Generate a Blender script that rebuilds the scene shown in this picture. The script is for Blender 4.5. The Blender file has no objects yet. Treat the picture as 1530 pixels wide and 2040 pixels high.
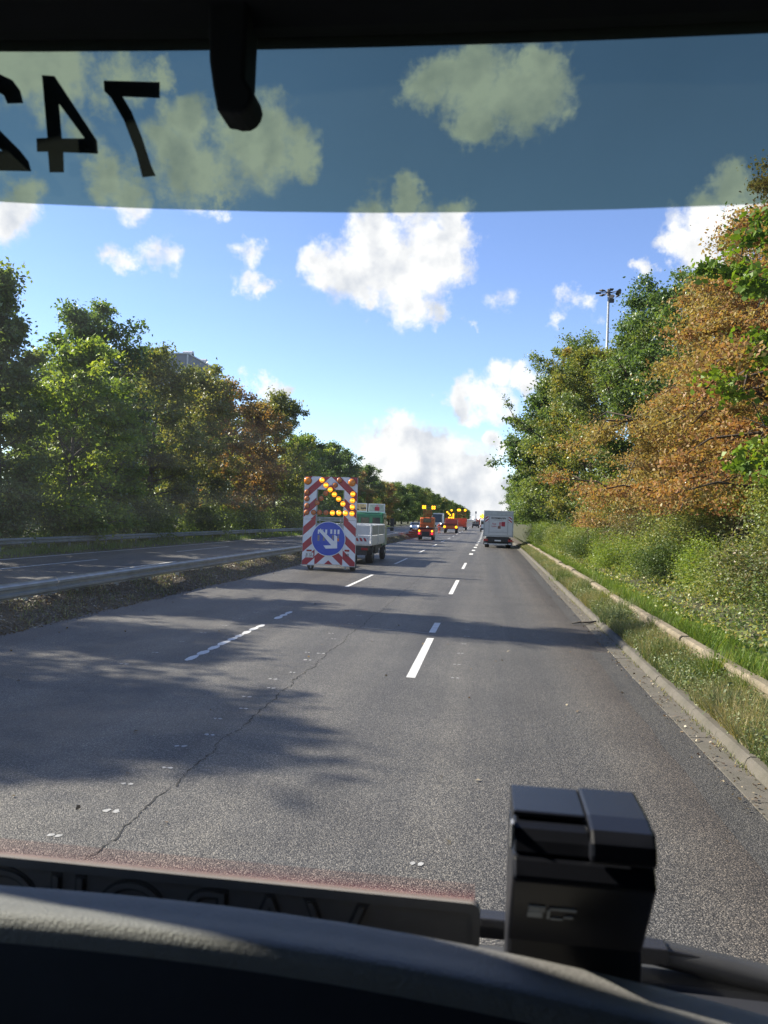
import bpy, math, random
import numpy as np
from mathutils import Vector, Matrix

random.seed(7)
SC = bpy.context.scene
COL = SC.collection
R = math.radians

# ------------------------------------------------------------------ camera
cam_d = bpy.data.cameras.new("camera")
cam = bpy.data.objects.new("camera", cam_d)
COL.objects.link(cam)
cam_d.sensor_fit = 'VERTICAL'
cam_d.sensor_height = 36.0
cam_d.lens = 27.0
cam_d.clip_start = 0.05
cam_d.clip_end = 6000.0
cam_d.dof.use_dof = True
cam_d.dof.focus_distance = 35.0
cam_d.dof.aperture_fstop = 10.0
yaw, pit, rol = R(7.55), R(0.42), R(2.0)
fw = Vector((-math.sin(yaw) * math.cos(pit), math.cos(yaw) * math.cos(pit), math.sin(pit)))
rt = Vector((math.cos(yaw), math.sin(yaw), 0))
up = rt.cross(fw)
r2 = rt * math.cos(rol) + up * math.sin(rol)
u2 = -rt * math.sin(rol) + up * math.cos(rol)
cam.matrix_world = Matrix(((r2.x, u2.x, -fw.x, 0), (r2.y, u2.y, -fw.y, 0), (r2.z, u2.z, -fw.z, 2.35), (0, 0, 0, 1)))
SC.camera = cam

# ------------------------------------------------------------------ render look
SC.view_settings.view_transform = 'Standard'
SC.view_settings.look = 'None'
SC.view_settings.exposure = 1.27
SC.view_settings.gamma = 1.0
SC.view_settings.use_curve_mapping = False
SC.cycles.use_denoising = True
SC.cycles.max_bounces = 8
SC.cycles.diffuse_bounces = 4
SC.cycles.transparent_max_bounces = 12
SC.cycles.sample_clamp_indirect = 4.0

# ------------------------------------------------------------------ sun
SUN_AZ, SUN_EL = -79.0, 35.0        # degrees right of the road axis (+Y), above the horizon
sd = bpy.data.lights.new("sun", 'SUN')
sd.energy = 5.0
sd.angle = R(0.55)
sd.color = (1.0, 0.915, 0.77)
sun = bpy.data.objects.new("sun", sd)
COL.objects.link(sun)
sv = Vector((math.sin(R(SUN_AZ)) * math.cos(R(SUN_EL)), math.cos(R(SUN_AZ)) * math.cos(R(SUN_EL)), math.sin(R(SUN_EL))))
sun.rotation_euler = sv.to_track_quat('Z', 'Y').to_euler()
sun.location = (-30, 10, 40)

# ------------------------------------------------------------------ sky with cumulus clouds
world = bpy.data.worlds.new("World")
SC.world = world
world.use_nodes = True
WT = world.node_tree
WT.nodes.clear()


def N(nt, t, **kw):
    n = nt.nodes.new(t)
    for k, v in kw.items():
        setattr(n, k, v)
    return n


def math_node(nt, op, a, b=None, c=None, clamp=False):
    n = nt.nodes.new('ShaderNodeMath')
    n.operation = op
    n.use_clamp = clamp
    for i, v in enumerate((a, b, c)):
        if v is None:
            continue
        if isinstance(v, (int, float)):
            n.inputs[i].default_value = v
        else:
            nt.links.new(v, n.inputs[i])
    return n.outputs[0]


def vmath(nt, op, a, b=None, scale=None):
    n = nt.nodes.new('ShaderNodeVectorMath')
    n.operation = op
    for i, v in enumerate((a, b)):
        if v is None:
            continue
        if isinstance(v, (tuple, list, Vector)):
            n.inputs[i].default_value = tuple(v)
        else:
            nt.links.new(v, n.inputs[i])
    if scale is not None:
        n.inputs['Scale'].default_value = scale
    return n


def ramp(nt, fac, stops, interp='LINEAR'):
    n = nt.nodes.new('ShaderNodeValToRGB')
    n.color_ramp.interpolation = interp
    el = n.color_ramp.elements
    while len(el) < len(stops):
        el.new(0.5)
    for e, (p, c) in zip(el, stops):
        e.position = p
        e.color = tuple(c) + (1,) if len(c) == 3 else c
    if fac is not None:
        nt.links.new(fac, n.inputs[0])
    return n.outputs[0]


def mixcol(nt, fac, a, b, blend='MIX'):
    n = nt.nodes.new('ShaderNodeMix')
    n.data_type = 'RGBA'
    n.blend_type = blend
    for sock, v in ((n.inputs[0], fac), (n.inputs[6], a), (n.inputs[7], b)):
        if isinstance(v, (int, float)):
            sock.default_value = v
        elif isinstance(v, (tuple, list)):
            sock.default_value = tuple(v) + (1,) if len(v) == 3 else v
        else:
            nt.links.new(v, sock)
    return n.outputs[2]


def noise(nt, vec, scale, detail=4, rough=0.55, dist=0.0, out=0):
    n = nt.nodes.new('ShaderNodeTexNoise')
    n.inputs['Scale'].default_value = scale
    n.inputs['Detail'].default_value = detail
    n.inputs['Roughness'].default_value = rough
    n.inputs['Distortion'].default_value = dist
    if vec is not None:
        nt.links.new(vec, n.inputs['Vector'])
    return n.outputs[out]


# cloud puffs: (azimuth, elevation, radius) in degrees, azimuth right of the road axis
PUFFS = [
    (-12.88, 18.29, 2.19), (-10.61, 17.73, 3.00), (-8.39, 18.50, 3.79), (-5.78, 18.91, 3.38), (-3.73, 19.28, 2.57), (-6.81, 16.50, 2.62), (-9.80, 16.04, 1.61), (-4.93, 16.20, 1.81), (-3.23, 20.78, 1.76), (-9.21, 20.31, 2.37), (-6.29, 22.20, 1.56), (-28.29, 17.40, 1.13, 0.60), (-27.11, 17.17, 1.21, 0.70), (-25.43, 17.46, 1.45, 0.70), (-23.89, 17.48, 1.39, 0.60), (-18.41, 18.28, 1.18, 0.60), (-18.16, 16.72, 1.27, 0.75), (-17.15, 16.01, 1.04, 0.70), (-19.24, 16.45, 0.87, 0.50), (0.66, 15.72, 1.28, 0.50), (-1.60, 14.85, 0.65, 0.60), (5.37, 15.81, 1.10, 0.55), (6.61, 15.68, 1.10, 0.55), (4.70, 14.29, 0.88, 0.50), (-34.48, 18.56, 2.13), (-34.07, 19.69, 1.77), (-0.58, 9.15, 2.14), (0.85, 10.43, 1.72), (-1.67, 8.58, 1.57), (2.31, 10.44, 1.46), (0.73, 8.44, 1.85), (3.60, 9.90, 1.42), (-6.81, 6.05, 2.09, 1.30), (-5.27, 4.80, 2.93, 1.30), (-3.38, 4.30, 2.75, 1.30), (-1.30, 3.05, 2.75, 1.30), (-8.08, 4.89, 1.76, 1.10), (-4.45, 2.77, 3.98, 1.40), (-0.33, 1.97, 2.91, 1.30), (-2.54, 1.34, 3.76, 1.40), (0.47, 5.51, 1.24), (-7.82, 2.66, 3.35, 1.30), (-5.49, 0.49, 3.77, 1.40), (0.08, 0.68, 3.33, 1.30), (-10.01, 1.08, 3.35, 1.20), (2.61, 1.50, 3.30, 1.20), (-17.32, 8.80, 1.39), (-16.49, 8.20, 1.23), (-18.40, 8.45, 0.82), (15.76, 22.26, 1.86), (14.40, 20.13, 2.27), (13.82, 18.00, 1.94), (16.62, 19.90, 3.25), (12.98, 18.70, 1.42), (10.87, 17.31, 0.84, 0.70), (10.35, 17.60, 0.69, 0.60), (15.79, 16.56, 2.59), (18.13, 20.63, 2.13), (-5.11, 29.82, 2.19), (-1.37, 29.65, 3.27), (1.79, 28.98, 2.91), (-1.64, 27.34, 2.23), (-3.65, 30.66, 1.99), (2.63, 30.63, 1.96), (3.86, 27.30, 1.47, 0.60), (-7.34, 29.21, 1.29, 0.60), (-32.39, 27.31, 2.89), (-27.55, 27.73, 2.52), (-24.87, 28.46, 1.48), (-22.67, 26.21, 2.11), (-23.27, 23.74, 2.89), (-21.12, 22.93, 2.64), (-17.97, 25.27, 3.37), (-14.64, 24.95, 2.20), (-19.09, 25.91, 1.78), (-28.96, 21.96, 2.00), (-26.95, 21.52, 2.14), (-34.54, 27.36, 2.67), (-30.36, 24.37, 1.77, 0.60), (-19.99, 21.64, 1.53), (-38.37, 21.51, 3.03), (-40.34, 15.90, 2.72), (23.22, 24.63, 3.62), (24.87, 14.43, 3.09), (-25.82, 33.83, 3.99), (3.45, 36.38, 4.33), (-11.57, 38.39, 3.96),
]


def build_sky():
    nt = WT
    L = nt.links.new
    tc = N(nt, 'ShaderNodeTexCoord')
    sky = N(nt, 'ShaderNodeTexSky', sky_type='NISHITA')
    sky.sun_disc = False
    sky.sun_elevation = R(SUN_EL)
    sky.sun_rotation = R(SUN_AZ)
    sky.air_density = 0.85
    sky.dust_density = 0.0
    sky.ozone_density = 2.0
    sky.altitude = 50
    D = tc.outputs['Generated']
    nv = noise(nt, D, 9.0, 7, 0.6, 0.0, 1)
    nv = vmath(nt, 'SUBTRACT', nv, (0.5, 0.5, 0.5)).outputs[0]
    nv = vmath(nt, 'SCALE', nv, scale=0.10).outputs[0]
    nb = noise(nt, D, 34.0, 6, 0.62, 0.0, 1)
    nb = vmath(nt, 'SUBTRACT', nb, (0.5, 0.5, 0.5)).outputs[0]
    nb = vmath(nt, 'SCALE', nb, scale=0.045).outputs[0]
    Dw = vmath(nt, 'ADD', D, nv).outputs[0]
    Dw = vmath(nt, 'ADD', Dw, nb).outputs[0]
    sx = N(nt, 'ShaderNodeSeparateXYZ')
    L(D, sx.inputs[0])

    def field(vec):
        acc = None
        for az, el, r, *w in PUFFS:
            c = (math.sin(R(az)) * math.cos(R(el)), math.cos(R(az)) * math.cos(R(el)), math.sin(R(el)))
            d = vmath(nt, 'DISTANCE', vec, c).outputs['Value']
            wt = w[0] if w else 1.0
            f = math_node(nt, 'MULTIPLY_ADD', d, -wt / R(r), wt)     # wt at the centre, 0 at the rim
            acc = f if acc is None else math_node(nt, 'SMOOTH_MAX', acc, f, 0.18)
        return acc
    f = field(Dw)
    # the rest of the sky (sides, behind): the same kind of cumulus from noise
    g = noise(nt, Dw, 2.3, 5, 0.5)
    g = math_node(nt, 'MULTIPLY_ADD', g, 6.0, -3.5)
    away = math_node(nt, 'MULTIPLY_ADD', sx.outputs[1], -4.0, 2.2, clamp=True)
    g = math_node(nt, 'MULTIPLY', g, away)
    g = math_node(nt, 'MULTIPLY_ADD', away, 0.0, g)
    g = math_node(nt, 'SUBTRACT', g, math_node(nt, 'MULTIPLY_ADD', away, -3.0, 3.0))
    f = math_node(nt, 'MAXIMUM', f, g)
    fine = noise(nt, D, 60.0, 5, 0.65)
    f2 = math_node(nt, 'ADD', f, math_node(nt, 'MULTIPLY_ADD', fine, 0.62, -0.31))
    mr = N(nt, 'ShaderNodeMapRange', interpolation_type='SMOOTHSTEP')
    mr.inputs['From Min'].default_value = 0.0
    mr.inputs['From Max'].default_value = 0.6
    L(f2, mr.inputs[0])
    alpha = mr.outputs[0]
    # relief: compare the puff noise with itself a little towards the sun
    Ds = vmath(nt, 'ADD', D, (sv * 0.02)[:]).outputs[0]
    a0 = noise(nt, D, 13.0, 5, 0.5)
    a1 = noise(nt, Ds, 13.0, 5, 0.5)
    rel = math_node(nt, 'SUBTRACT', a0, a1)
    sh = math_node(nt, 'MULTIPLY_ADD', rel, 2.8, 0.70)
    thick = math_node(nt, 'MULTIPLY_ADD', f, -0.22, 0.14)
    sh = math_node(nt, 'ADD', sh, thick)
    low = math_node(nt, 'MULTIPLY_ADD', sx.outputs[2], 2.0, -0.18)      # low far banks are greyer
    low = math_node(nt, 'MINIMUM', low, 0.12)
    sh = math_node(nt, 'ADD', sh, low)
    ccol = ramp(nt, sh, [(0.0, (0.50, 0.55, 0.64)), (0.45, (0.70, 0.73, 0.79)), (0.8, (0.93, 0.93, 0.94)), (1.0, (1.06, 1.05, 1.03))])
    b1 = N(nt, 'ShaderNodeBackground')
    b1.inputs[1].default_value = SKY_STRENGTH
    hs = N(nt, 'ShaderNodeHueSaturation')
    hs.inputs['Saturation'].default_value = 1.06
    hs.inputs['Hue'].default_value = 0.512
    L(sky.outputs[0], hs.inputs['Color'])
    L(hs.outputs[0], b1.inputs[0])
    b2 = N(nt, 'ShaderNodeBackground')
    b2.inputs[1].default_value = CLOUD_STRENGTH
    L(ccol, b2.inputs[0])
    mx = N(nt, 'ShaderNodeMixShader')
    L(alpha, mx.inputs[0])
    L(b1.outputs[0], mx.inputs[1])
    L(b2.outputs[0], mx.inputs[2])
    out = N(nt, 'ShaderNodeOutputWorld')
    L(mx.outputs[0], out.inputs[0])


SKY_STRENGTH = 0.104
CLOUD_STRENGTH = 0.455
build_sky()
world.cycles.sampling_method = 'MANUAL'
world.cycles.sample_map_resolution = 512

# ------------------------------------------------------------------ object helpers


def tag(o, label=None, cat=None, group=None, kind=None):
    if label:
        o['label'] = label
    if cat:
        o['category'] = cat
    if group:
        o['group'] = group
    if kind:
        o['kind'] = kind
    return o


def thing(name, label, cat, loc=(0, 0, 0), rz=0.0, group=None):
    o = bpy.data.objects.new(name, None)
    o.empty_display_size = 0.3
    COL.objects.link(o)
    o.location = loc
    o.rotation_euler = (0, 0, rz)
    return tag(o, label, cat, group)


def link(name, me, parent=None, mats=None):
    o = bpy.data.objects.new(name, me)
    COL.objects.link(o)
    if parent is not None:
        o.parent = parent
    if mats is not None and len(me.materials) == 0:
        for m in (mats if isinstance(mats, (list, tuple)) else [mats]):
            me.materials.append(m)
    return o


def copy_tree(o, parent=None):
    c = o.copy()
    COL.objects.link(c)
    if parent is not None:
        c.parent = parent
    for ch in list(o.children):
        copy_tree(ch, c)
    return c


class MB:
    """Collects boxes, tubes, prisms and domes, and builds them as one mesh object."""

    def __init__(self):
        self.v, self.f, self.m = [], [], []

    def add(self, vs, fs, m=0):
        b = len(self.v)
        self.v += [tuple(p) for p in vs]
        self.f += [tuple(b + i for i in f) for f in fs]
        self.m += [m] * len(fs)
        return self

    def box(self, x0, x1, y0, y1, z0, z1, m=0, mat=None):
        vs = [(x, y, z) for z in (z0, z1) for y in (y0, y1) for x in (x0, x1)]
        if mat is not None:
            vs = [mat @ Vector(p) for p in vs]
        return self.add(vs, [(0, 2, 3, 1), (4, 5, 7, 6), (0, 1, 5, 4), (2, 6, 7, 3), (0, 4, 6, 2), (1, 3, 7, 5)], m)

    def bar(self, a, b, w, h=None, m=0):
        """a square bar from a to b"""
        a, b = Vector(a), Vector(b)
        h = h or w
        d = (b - a).normalized()
        s = d.cross(Vector((0, 0, 1)))
        s = s.normalized() if s.length > 1e-4 else Vector((1, 0, 0))
        t = s.cross(d)
        vs = [p + s * i * w / 2 + t * j * h / 2 for p in (a, b) for j in (-1, 1) for i in (-1, 1)]
        return self.add(vs, [(0, 2, 3, 1), (4, 5, 7, 6), (0, 1, 5, 4), (2, 6, 7, 3), (0, 4, 6, 2), (1, 3, 7, 5)], m)

    def tube(self, pts, rad, seg=8, m=0, caps=True):
        pts = [Vector(p) for p in pts]
        rad = rad if isinstance(rad, (list, tuple)) else [rad] * len(pts)
        vs, fs = [], []
        for i, p in enumerate(pts):
            d = (pts[min(i + 1, len(pts) - 1)] - pts[max(i - 1, 0)]).normalized()
            a = Vector((0, 0, 1)) if abs(d.z) < 0.9 else Vector((1, 0, 0))
            s = d.cross(a).normalized()
            t = s.cross(d)
            for k in range(seg):
                an = 2 * math.pi * k / seg
                vs.append(p + (s * math.cos(an) + t * math.sin(an)) * rad[i])
        for i in range(len(pts) - 1):
            for k in range(seg):
                k2 = (k + 1) % seg
                fs.append((i * seg + k, i * seg + k2, (i + 1) * seg + k2, (i + 1) * seg + k))
        if caps:
            fs.append(tuple(range(seg - 1, -1, -1)))
            fs.append(tuple((len(pts) - 1) * seg + k for k in range(seg)))
        return self.add(vs, fs, m)

    def prism(self, poly, a, b, axis='x', m=0):
        """poly: 2-D outline; extruded along the axis from a to b"""
        n = len(poly)

        def P(p, t):
            return {'x': (t, p[0], p[1]), 'y': (p[0], t, p[1]), 'z': (p[0], p[1], t)}[axis]
        vs = [P(p, a) for p in poly] + [P(p, b) for p in poly]
        fs = [tuple(range(n - 1, -1, -1)), tuple(range(n, 2 * n))]
        fs += [(i, (i + 1) % n, n + (i + 1) % n, n + i) for i in range(n)]
        return self.add(vs, fs, m)

    def dome(self, c, r, d=(0, -1, 0), flat=0.7, m=0, seg=12, rings=4):
        c, d = Vector(c), Vector(d).normalized()
        a = Vector((0, 0, 1)) if abs(d.z) < 0.9 else Vector((1, 0, 0))
        s = d.cross(a).normalized()
        t = s.cross(d)
        vs, fs = [], []
        for i in range(rings):
            ph = math.pi / 2 * i / rings
            for k in range(seg):
                an = 2 * math.pi * k / seg
                vs.append(c + (s * math.cos(an) + t * math.sin(an)) * r * math.cos(ph) + d * r * flat * math.sin(ph))
        vs.append(c + d * r * flat)
        for i in range(rings - 1):
            for k in range(seg):
                k2 = (k + 1) % seg
                fs.append((i * seg + k, i * seg + k2, (i + 1) * seg + k2, (i + 1) * seg + k))
        for k in range(seg):
            fs.append(((rings - 1) * seg + k, (rings - 1) * seg + (k + 1) % seg, rings * seg))
        fs.append(tuple(range(seg - 1, -1, -1)))
        return self.add(vs, fs, m)

    def build(self, name, mats, parent=None, smooth=False, bevel=0.0, label=None):
        me = bpy.data.meshes.new(name)
        me.from_pydata(self.v, [], self.f)
        mats = mats if isinstance(mats, (list, tuple)) else [mats]
        for m in mats:
            me.materials.append(m)
        if len(mats) > 1:
            me.polygons.foreach_set('material_index', self.m)
        if smooth:
            me.polygons.foreach_set('use_smooth', [True] * len(self.f))
        import bmesh
        bm = bmesh.new()
        bm.from_mesh(me)
        bmesh.ops.recalc_face_normals(bm, faces=bm.faces)
        bm.to_mesh(me)
        bm.free()
        me.update()
        o = link(name, me, parent)
        if bevel:
            b = o.modifiers.new('bevel', 'BEVEL')
            b.width = bevel
            b.segments = 2
            b.limit_method = 'ANGLE'
            b.angle_limit = R(40)
        if label:
            o['label'] = label
        return o


def mesh_np(name, verts, nside, mats, tint=None):
    """one mesh of many loose n-gons from a numpy array (faces*nside, 3)"""
    verts = np.asarray(verts, dtype=np.float32)
    nv = len(verts)
    nf = nv // nside
    me = bpy.data.meshes.new(name)
    me.vertices.add(nv)
    me.vertices.foreach_set('co', verts.ravel())
    me.loops.add(nv)
    me.loops.foreach_set('vertex_index', np.arange(nv, dtype=np.int32))
    me.polygons.add(nf)
    me.polygons.foreach_set('loop_start', np.arange(0, nv, nside, dtype=np.int32))
    me.update(calc_edges=True)
    if tint is not None:
        at = me.attributes.new('tint', 'FLOAT', 'FACE')
        at.data.foreach_set('value', np.asarray(tint, dtype=np.float32))
    for m in (mats if isinstance(mats, (list, tuple)) else [mats]):
        me.materials.append(m)
    return me


# ------------------------------------------------------------------ materials
def base_mat(name):
    m = bpy.data.materials.new(name)
    m.use_nodes = True
    nt = m.node_tree
    return m, nt, nt.nodes['Principled BSDF']


def mat(name, col, rough=0.5, metal=0.0, var=0.18, scale=6.0, bump=0.0, bscale=60.0, dirt=0.0, dirtcol=(0.09, 0.075, 0.06), spec=0.5):
    m, nt, p = base_mat(name)
    L = nt.links.new
    tc = N(nt, 'ShaderNodeTexCoord')
    n1 = noise(nt, tc.outputs['Object'], scale, 6, 0.6)
    lo = tuple(c * (1 - var) for c in col)
    hi = tuple(min(1, c * (1 + var)) for c in col)
    c = ramp(nt, n1, [(0.3, lo), (0.7, hi)])
    if dirt:
        n2 = noise(nt, tc.outputs['Object'], scale * 0.45, 8, 0.7)
        fac = math_node(nt, 'MULTIPLY', ramp(nt, n2, [(0.42, (0, 0, 0)), (0.72, (1, 1, 1))]), dirt)
        c = mixcol(nt, fac, c, dirtcol)
    L(c, p.inputs['Base Color'])
    p.inputs['Roughness'].default_value = rough
    p.inputs['Metallic'].default_value = metal
    p.inputs['Specular IOR Level'].default_value = spec
    if bump:
        b = N(nt, 'ShaderNodeBump')
        b.inputs['Strength'].default_value = bump
        b.inputs['Distance'].default_value = 0.01
        L(noise(nt, tc.outputs['Object'], bscale, 5, 0.6), b.inputs['Height'])
        L(b.outputs[0], p.inputs['Normal'])
    return m


def emit_mat(name, col, strength, base=(0.5, 0.2, 0.02)):
    m, nt, p = base_mat(name)
    tc = N(nt, 'ShaderNodeTexCoord')
    n = noise(nt, tc.outputs['Object'], 12.0, 3)
    nt.links.new(ramp(nt, n, [(0.3, tuple(c * 0.8 for c in base)), (0.7, base)]), p.inputs['Base Color'])
    p.inputs['Emission Color'].default_value = tuple(col) + (1,)
    p.inputs['Emission Strength'].default_value = strength
    p.inputs['Roughness'].default_value = 0.3
    return m


def leaf_mat(name, stops, transl=0.52, gloss=0.18, gain=1.0):
    m = bpy.data.materials.new(name)
    m.use_nodes = True
    nt = m.node_tree
    nt.nodes.clear()
    L = nt.links.new
    at = N(nt, 'ShaderNodeAttribute', attribute_name='tint')
    col = ramp(nt, at.outputs['Fac'], [(p, tuple(min(0.5, v * gain) for v in c)) for p, c in stops])
    di = N(nt, 'ShaderNodeBsdfDiffuse')
    tr = N(nt, 'ShaderNodeBsdfTranslucent')
    gl = N(nt, 'ShaderNodeBsdfGlossy')
    gl.inputs['Roughness'].default_value = 0.5
    gl.inputs['Color'].default_value = (0.9, 0.95, 0.9, 1)
    L(col, di.inputs[0])
    tcol = mixcol(nt, 1.0, col, (1.4, 1.3, 0.62), 'MULTIPLY')
    L(tcol, tr.inputs[0])
    m1 = N(nt, 'ShaderNodeMixShader')
    m1.inputs[0].default_value = transl
    L(di.outputs[0], m1.inputs[1])
    L(tr.outputs[0], m1.inputs[2])
    fr = N(nt, 'ShaderNodeLayerWeight')
    fr.inputs['Blend'].default_value = 0.25
    m2 = N(nt, 'ShaderNodeMixShader')
    L(math_node(nt, 'MULTIPLY_ADD', fr.outputs['Fresnel'], gloss * 0.35, 0.012), m2.inputs[0])
    L(m1.outputs[0], m2.inputs[1])
    L(gl.outputs[0], m2.inputs[2])
    o = N(nt, 'ShaderNodeOutputMaterial')
    L(m2.outputs[0], o.inputs[0])
    return m


def asphalt_mat(name, base=0.085, edge=True, bluish=0.0):
    m, nt, p = base_mat(name)
    L = nt.links.new
    tc = N(nt, 'ShaderNodeTexCoord')
    O = tc.outputs['Object']
    vo = N(nt, 'ShaderNodeTexVoronoi', feature='F1')
    vo.inputs['Scale'].default_value = 92.0
    L(O, vo.inputs['Vector'])
    sep = N(nt, 'ShaderNodeSeparateColor')
    L(vo.outputs['Color'], sep.inputs[0])
    b = base
    stone = ramp(nt, sep.outputs[0], [(0.0, (b * 0.5, b * 0.49, b * 0.48)), (0.5, (b * 0.85, b * 0.82, b * 0.77)), (0.85, (b * 1.5, b * 1.42, b * 1.28)), (1.0, (b * 2.2, b * 2.05, b * 1.82))])
    gap = ramp(nt, vo.outputs['Distance'], [(0.25, (1, 1, 1)), (0.62, (0.25, 0.25, 0.26))])
    c = mixcol(nt, 1.0, stone, gap, 'MULTIPLY')
    big = noise(nt, O, 0.55, 6, 0.6)
    c = mixcol(nt, 1.0, c, ramp(nt, big, [(0.3, (0.8, 0.8, 0.8)), (0.7, (1.18, 1.17, 1.14))]), 'MULTIPLY')
    mp = N(nt, 'ShaderNodeMapping')
    mp.inputs['Scale'].default_value = (1.6, 0.03, 1)
    L(O, mp.inputs[0])
    st = noise(nt, mp.outputs[0], 1.5, 4, 0.55)
    c = mixcol(nt, 1.0, c, ramp(nt, st, [(0.35, (0.84, 0.84, 0.85)), (0.65, (1.14, 1.13, 1.1))]), 'MULTIPLY')
    if edge:
        sx = N(nt, 'ShaderNodeSeparateXYZ')
        L(O, sx.inputs[0])
        wob = math_node(nt, 'MULTIPLY_ADD', noise(nt, O, 0.8, 4, 0.6), 0.5, -0.25)
        x = math_node(nt, 'ADD', sx.outputs[0], wob)
        drain = ramp(nt, math_node(nt, 'MULTIPLY_ADD', x, 1.0, -1.1, clamp=True), [(0.0, (1, 1, 1)), (0.75, (0.78, 0.70, 0.64)), (1.0, (0.62, 0.55, 0.5))])
        c = mixcol(nt, 1.0, c, drain, 'MULTIPLY')
        # polished wheel tracks, two to a lane, and a drip line between them
        tr = math_node(nt, 'COSINE', math_node(nt, 'MULTIPLY_ADD', math_node(nt, 'MULTIPLY_ADD', wob, 0.5, sx.outputs[0]), 2 * math.pi / 1.76, -2 * math.pi * 1.55 / 1.76))
        tr = ramp(nt, math_node(nt, 'MULTIPLY_ADD', tr, 0.5, 0.5), [(0.0, (0.86, 0.86, 0.87)), (0.5, (0.98, 0.98, 0.98)), (1.0, (1.12, 1.11, 1.09))])
        c = mixcol(nt, 1.0, c, tr, 'MULTIPLY')
        st2 = noise(nt, O, 1.3, 7, 0.7)
        c = mixcol(nt, 1.0, c, ramp(nt, st2, [(0.60, (1, 1, 1)), (0.72, (0.72, 0.72, 0.73))]), 'MULTIPLY')
    L(c, p.inputs['Base Color'])
    p.inputs['Roughness'].default_value = 0.62
    p.inputs['Specular IOR Level'].default_value = 0.5
    bm = N(nt, 'ShaderNodeBump')
    bm.inputs['Strength'].default_value = 0.9
    bm.inputs['Distance'].default_value = 0.006
    hgt = math_node(nt, 'MULTIPLY_ADD', vo.outputs['Distance'], -1.0, 1.0)
    hgt = math_node(nt, 'ADD', hgt, sep.outputs[1])
    L(hgt, bm.inputs['Height'])
    L(bm.outputs[0], p.inputs['Normal'])
    return m


def bark_mat(name, col):
    m, nt, p = base_mat(name)
    L = nt.links.new
    tc = N(nt, 'ShaderNodeTexCoord')
    mp = N(nt, 'ShaderNodeMapping')
    mp.inputs['Scale'].default_value = (9, 9, 1.6)
    L(tc.outputs['Object'], mp.inputs[0])
    n = noise(nt, mp.outputs[0], 3.0, 7, 0.65, 0.8)
    L(ramp(nt, n, [(0.3, tuple(c * 0.45 for c in col)), (0.7, tuple(c * 1.35 for c in col))]), p.inputs['Base Color'])
    p.inputs['Roughness'].default_value = 0.9
    b = N(nt, 'ShaderNodeBump')
    b.inputs['Distance'].default_value = 0.03
    L(n, b.inputs['Height'])
    L(b.outputs[0], p.inputs['Normal'])
    return m


def soil_mat(name, c1, c2, c3, scale=3.0):
    m, nt, p = base_mat(name)
    L = nt.links.new
    tc = N(nt, 'ShaderNodeTexCoord')
    n = noise(nt, tc.outputs['Object'], scale, 8, 0.7)
    n2 = noise(nt, tc.outputs['Object'], scale * 14, 4, 0.6)
    f = math_node(nt, 'MULTIPLY_ADD', n2, 0.4, math_node(nt, 'MULTIPLY', n, 0.65))
    L(ramp(nt, f, [(0.35, c1), (0.5, c2), (0.68, c3)]), p.inputs['Base Color'])
    p.inputs['Roughness'].default_value = 0.95
    b = N(nt, 'ShaderNodeBump')
    b.inputs['Distance'].default_value = 0.05
    L(n2, b.inputs['Height'])
    L(b.outputs[0], p.inputs['Normal'])
    return m


M = {}
M['asphalt'] = asphalt_mat('asphalt', 0.15)
M['patch'] = asphalt_mat('asphalt_patch', 0.098, edge=False)
M['asphalt2'] = asphalt_mat('asphalt_opposite', 0.14, edge=False)
M['roadpaint'] = mat('road_paint', (0.62, 0.62, 0.60), 0.65, var=0.15, scale=9, dirt=0.45, dirtcol=(0.22, 0.21, 0.2), bump=0.3, bscale=120)
M['oldpaint'] = mat('worn_paint', (0.36, 0.36, 0.35), 0.7, var=0.3, scale=30, dirt=0.8, dirtcol=(0.12, 0.12, 0.115), bump=0.3, bscale=120)
M['crack'] = mat('crack_black', (0.012, 0.012, 0.012), 0.95)
M['concrete'] = mat('concrete', (0.10, 0.09, 0.074), 0.9, var=0.25, scale=5, bump=0.5, bscale=70, dirt=0.75, dirtcol=(0.05, 0.05, 0.032))
M['wallstone'] = mat('wall_concrete', (0.20, 0.165, 0.115), 0.92, var=0.3, scale=4, bump=0.6, bscale=40, dirt=0.8, dirtcol=(0.085, 0.08, 0.05))
M['soil'] = soil_mat('soil', (0.025, 0.02, 0.014), (0.06, 0.048, 0.034), (0.11, 0.09, 0.065))
M['litter'] = soil_mat('litter', (0.02, 0.017, 0.012), (0.055, 0.045, 0.03), (0.12, 0.10, 0.07), 5)
M['bank'] = soil_mat('bank_soil', (0.02, 0.025, 0.01), (0.045, 0.05, 0.02), (0.09, 0.08, 0.04), 2)
M['ground'] = soil_mat('field', (0.03, 0.04, 0.015), (0.05, 0.06, 0.02), (0.08, 0.08, 0.035), 0.3)
M['steel'] = mat('galvanised_steel', (0.33, 0.35, 0.35), 0.55, 0.35, var=0.15, scale=3, dirt=0.45, dirtcol=(0.16, 0.17, 0.15))
M['oldsteel'] = mat('weathered_steel', (0.24, 0.26, 0.25), 0.6, 0.3, var=0.2, scale=2, dirt=0.6, dirtcol=(0.10, 0.12, 0.09))
M['bark'] = bark_mat('bark_grey', (0.075, 0.062, 0.05))
M['bark2'] = bark_mat('bark_brown', (0.07, 0.05, 0.035))
M['rubber'] = mat('tyre_rubber', (0.022, 0.022, 0.024), 0.8, var=0.3, scale=10, dirt=0.3, dirtcol=(0.07, 0.065, 0.06))
M['wheelrim'] = mat('wheel_steel', (0.32, 0.33, 0.34), 0.45, 0.6, dirt=0.4)
M['white'] = mat('white_paint', (0.78, 0.78, 0.76), 0.4, var=0.06, scale=3, dirt=0.3, dirtcol=(0.4, 0.38, 0.34))
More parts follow.
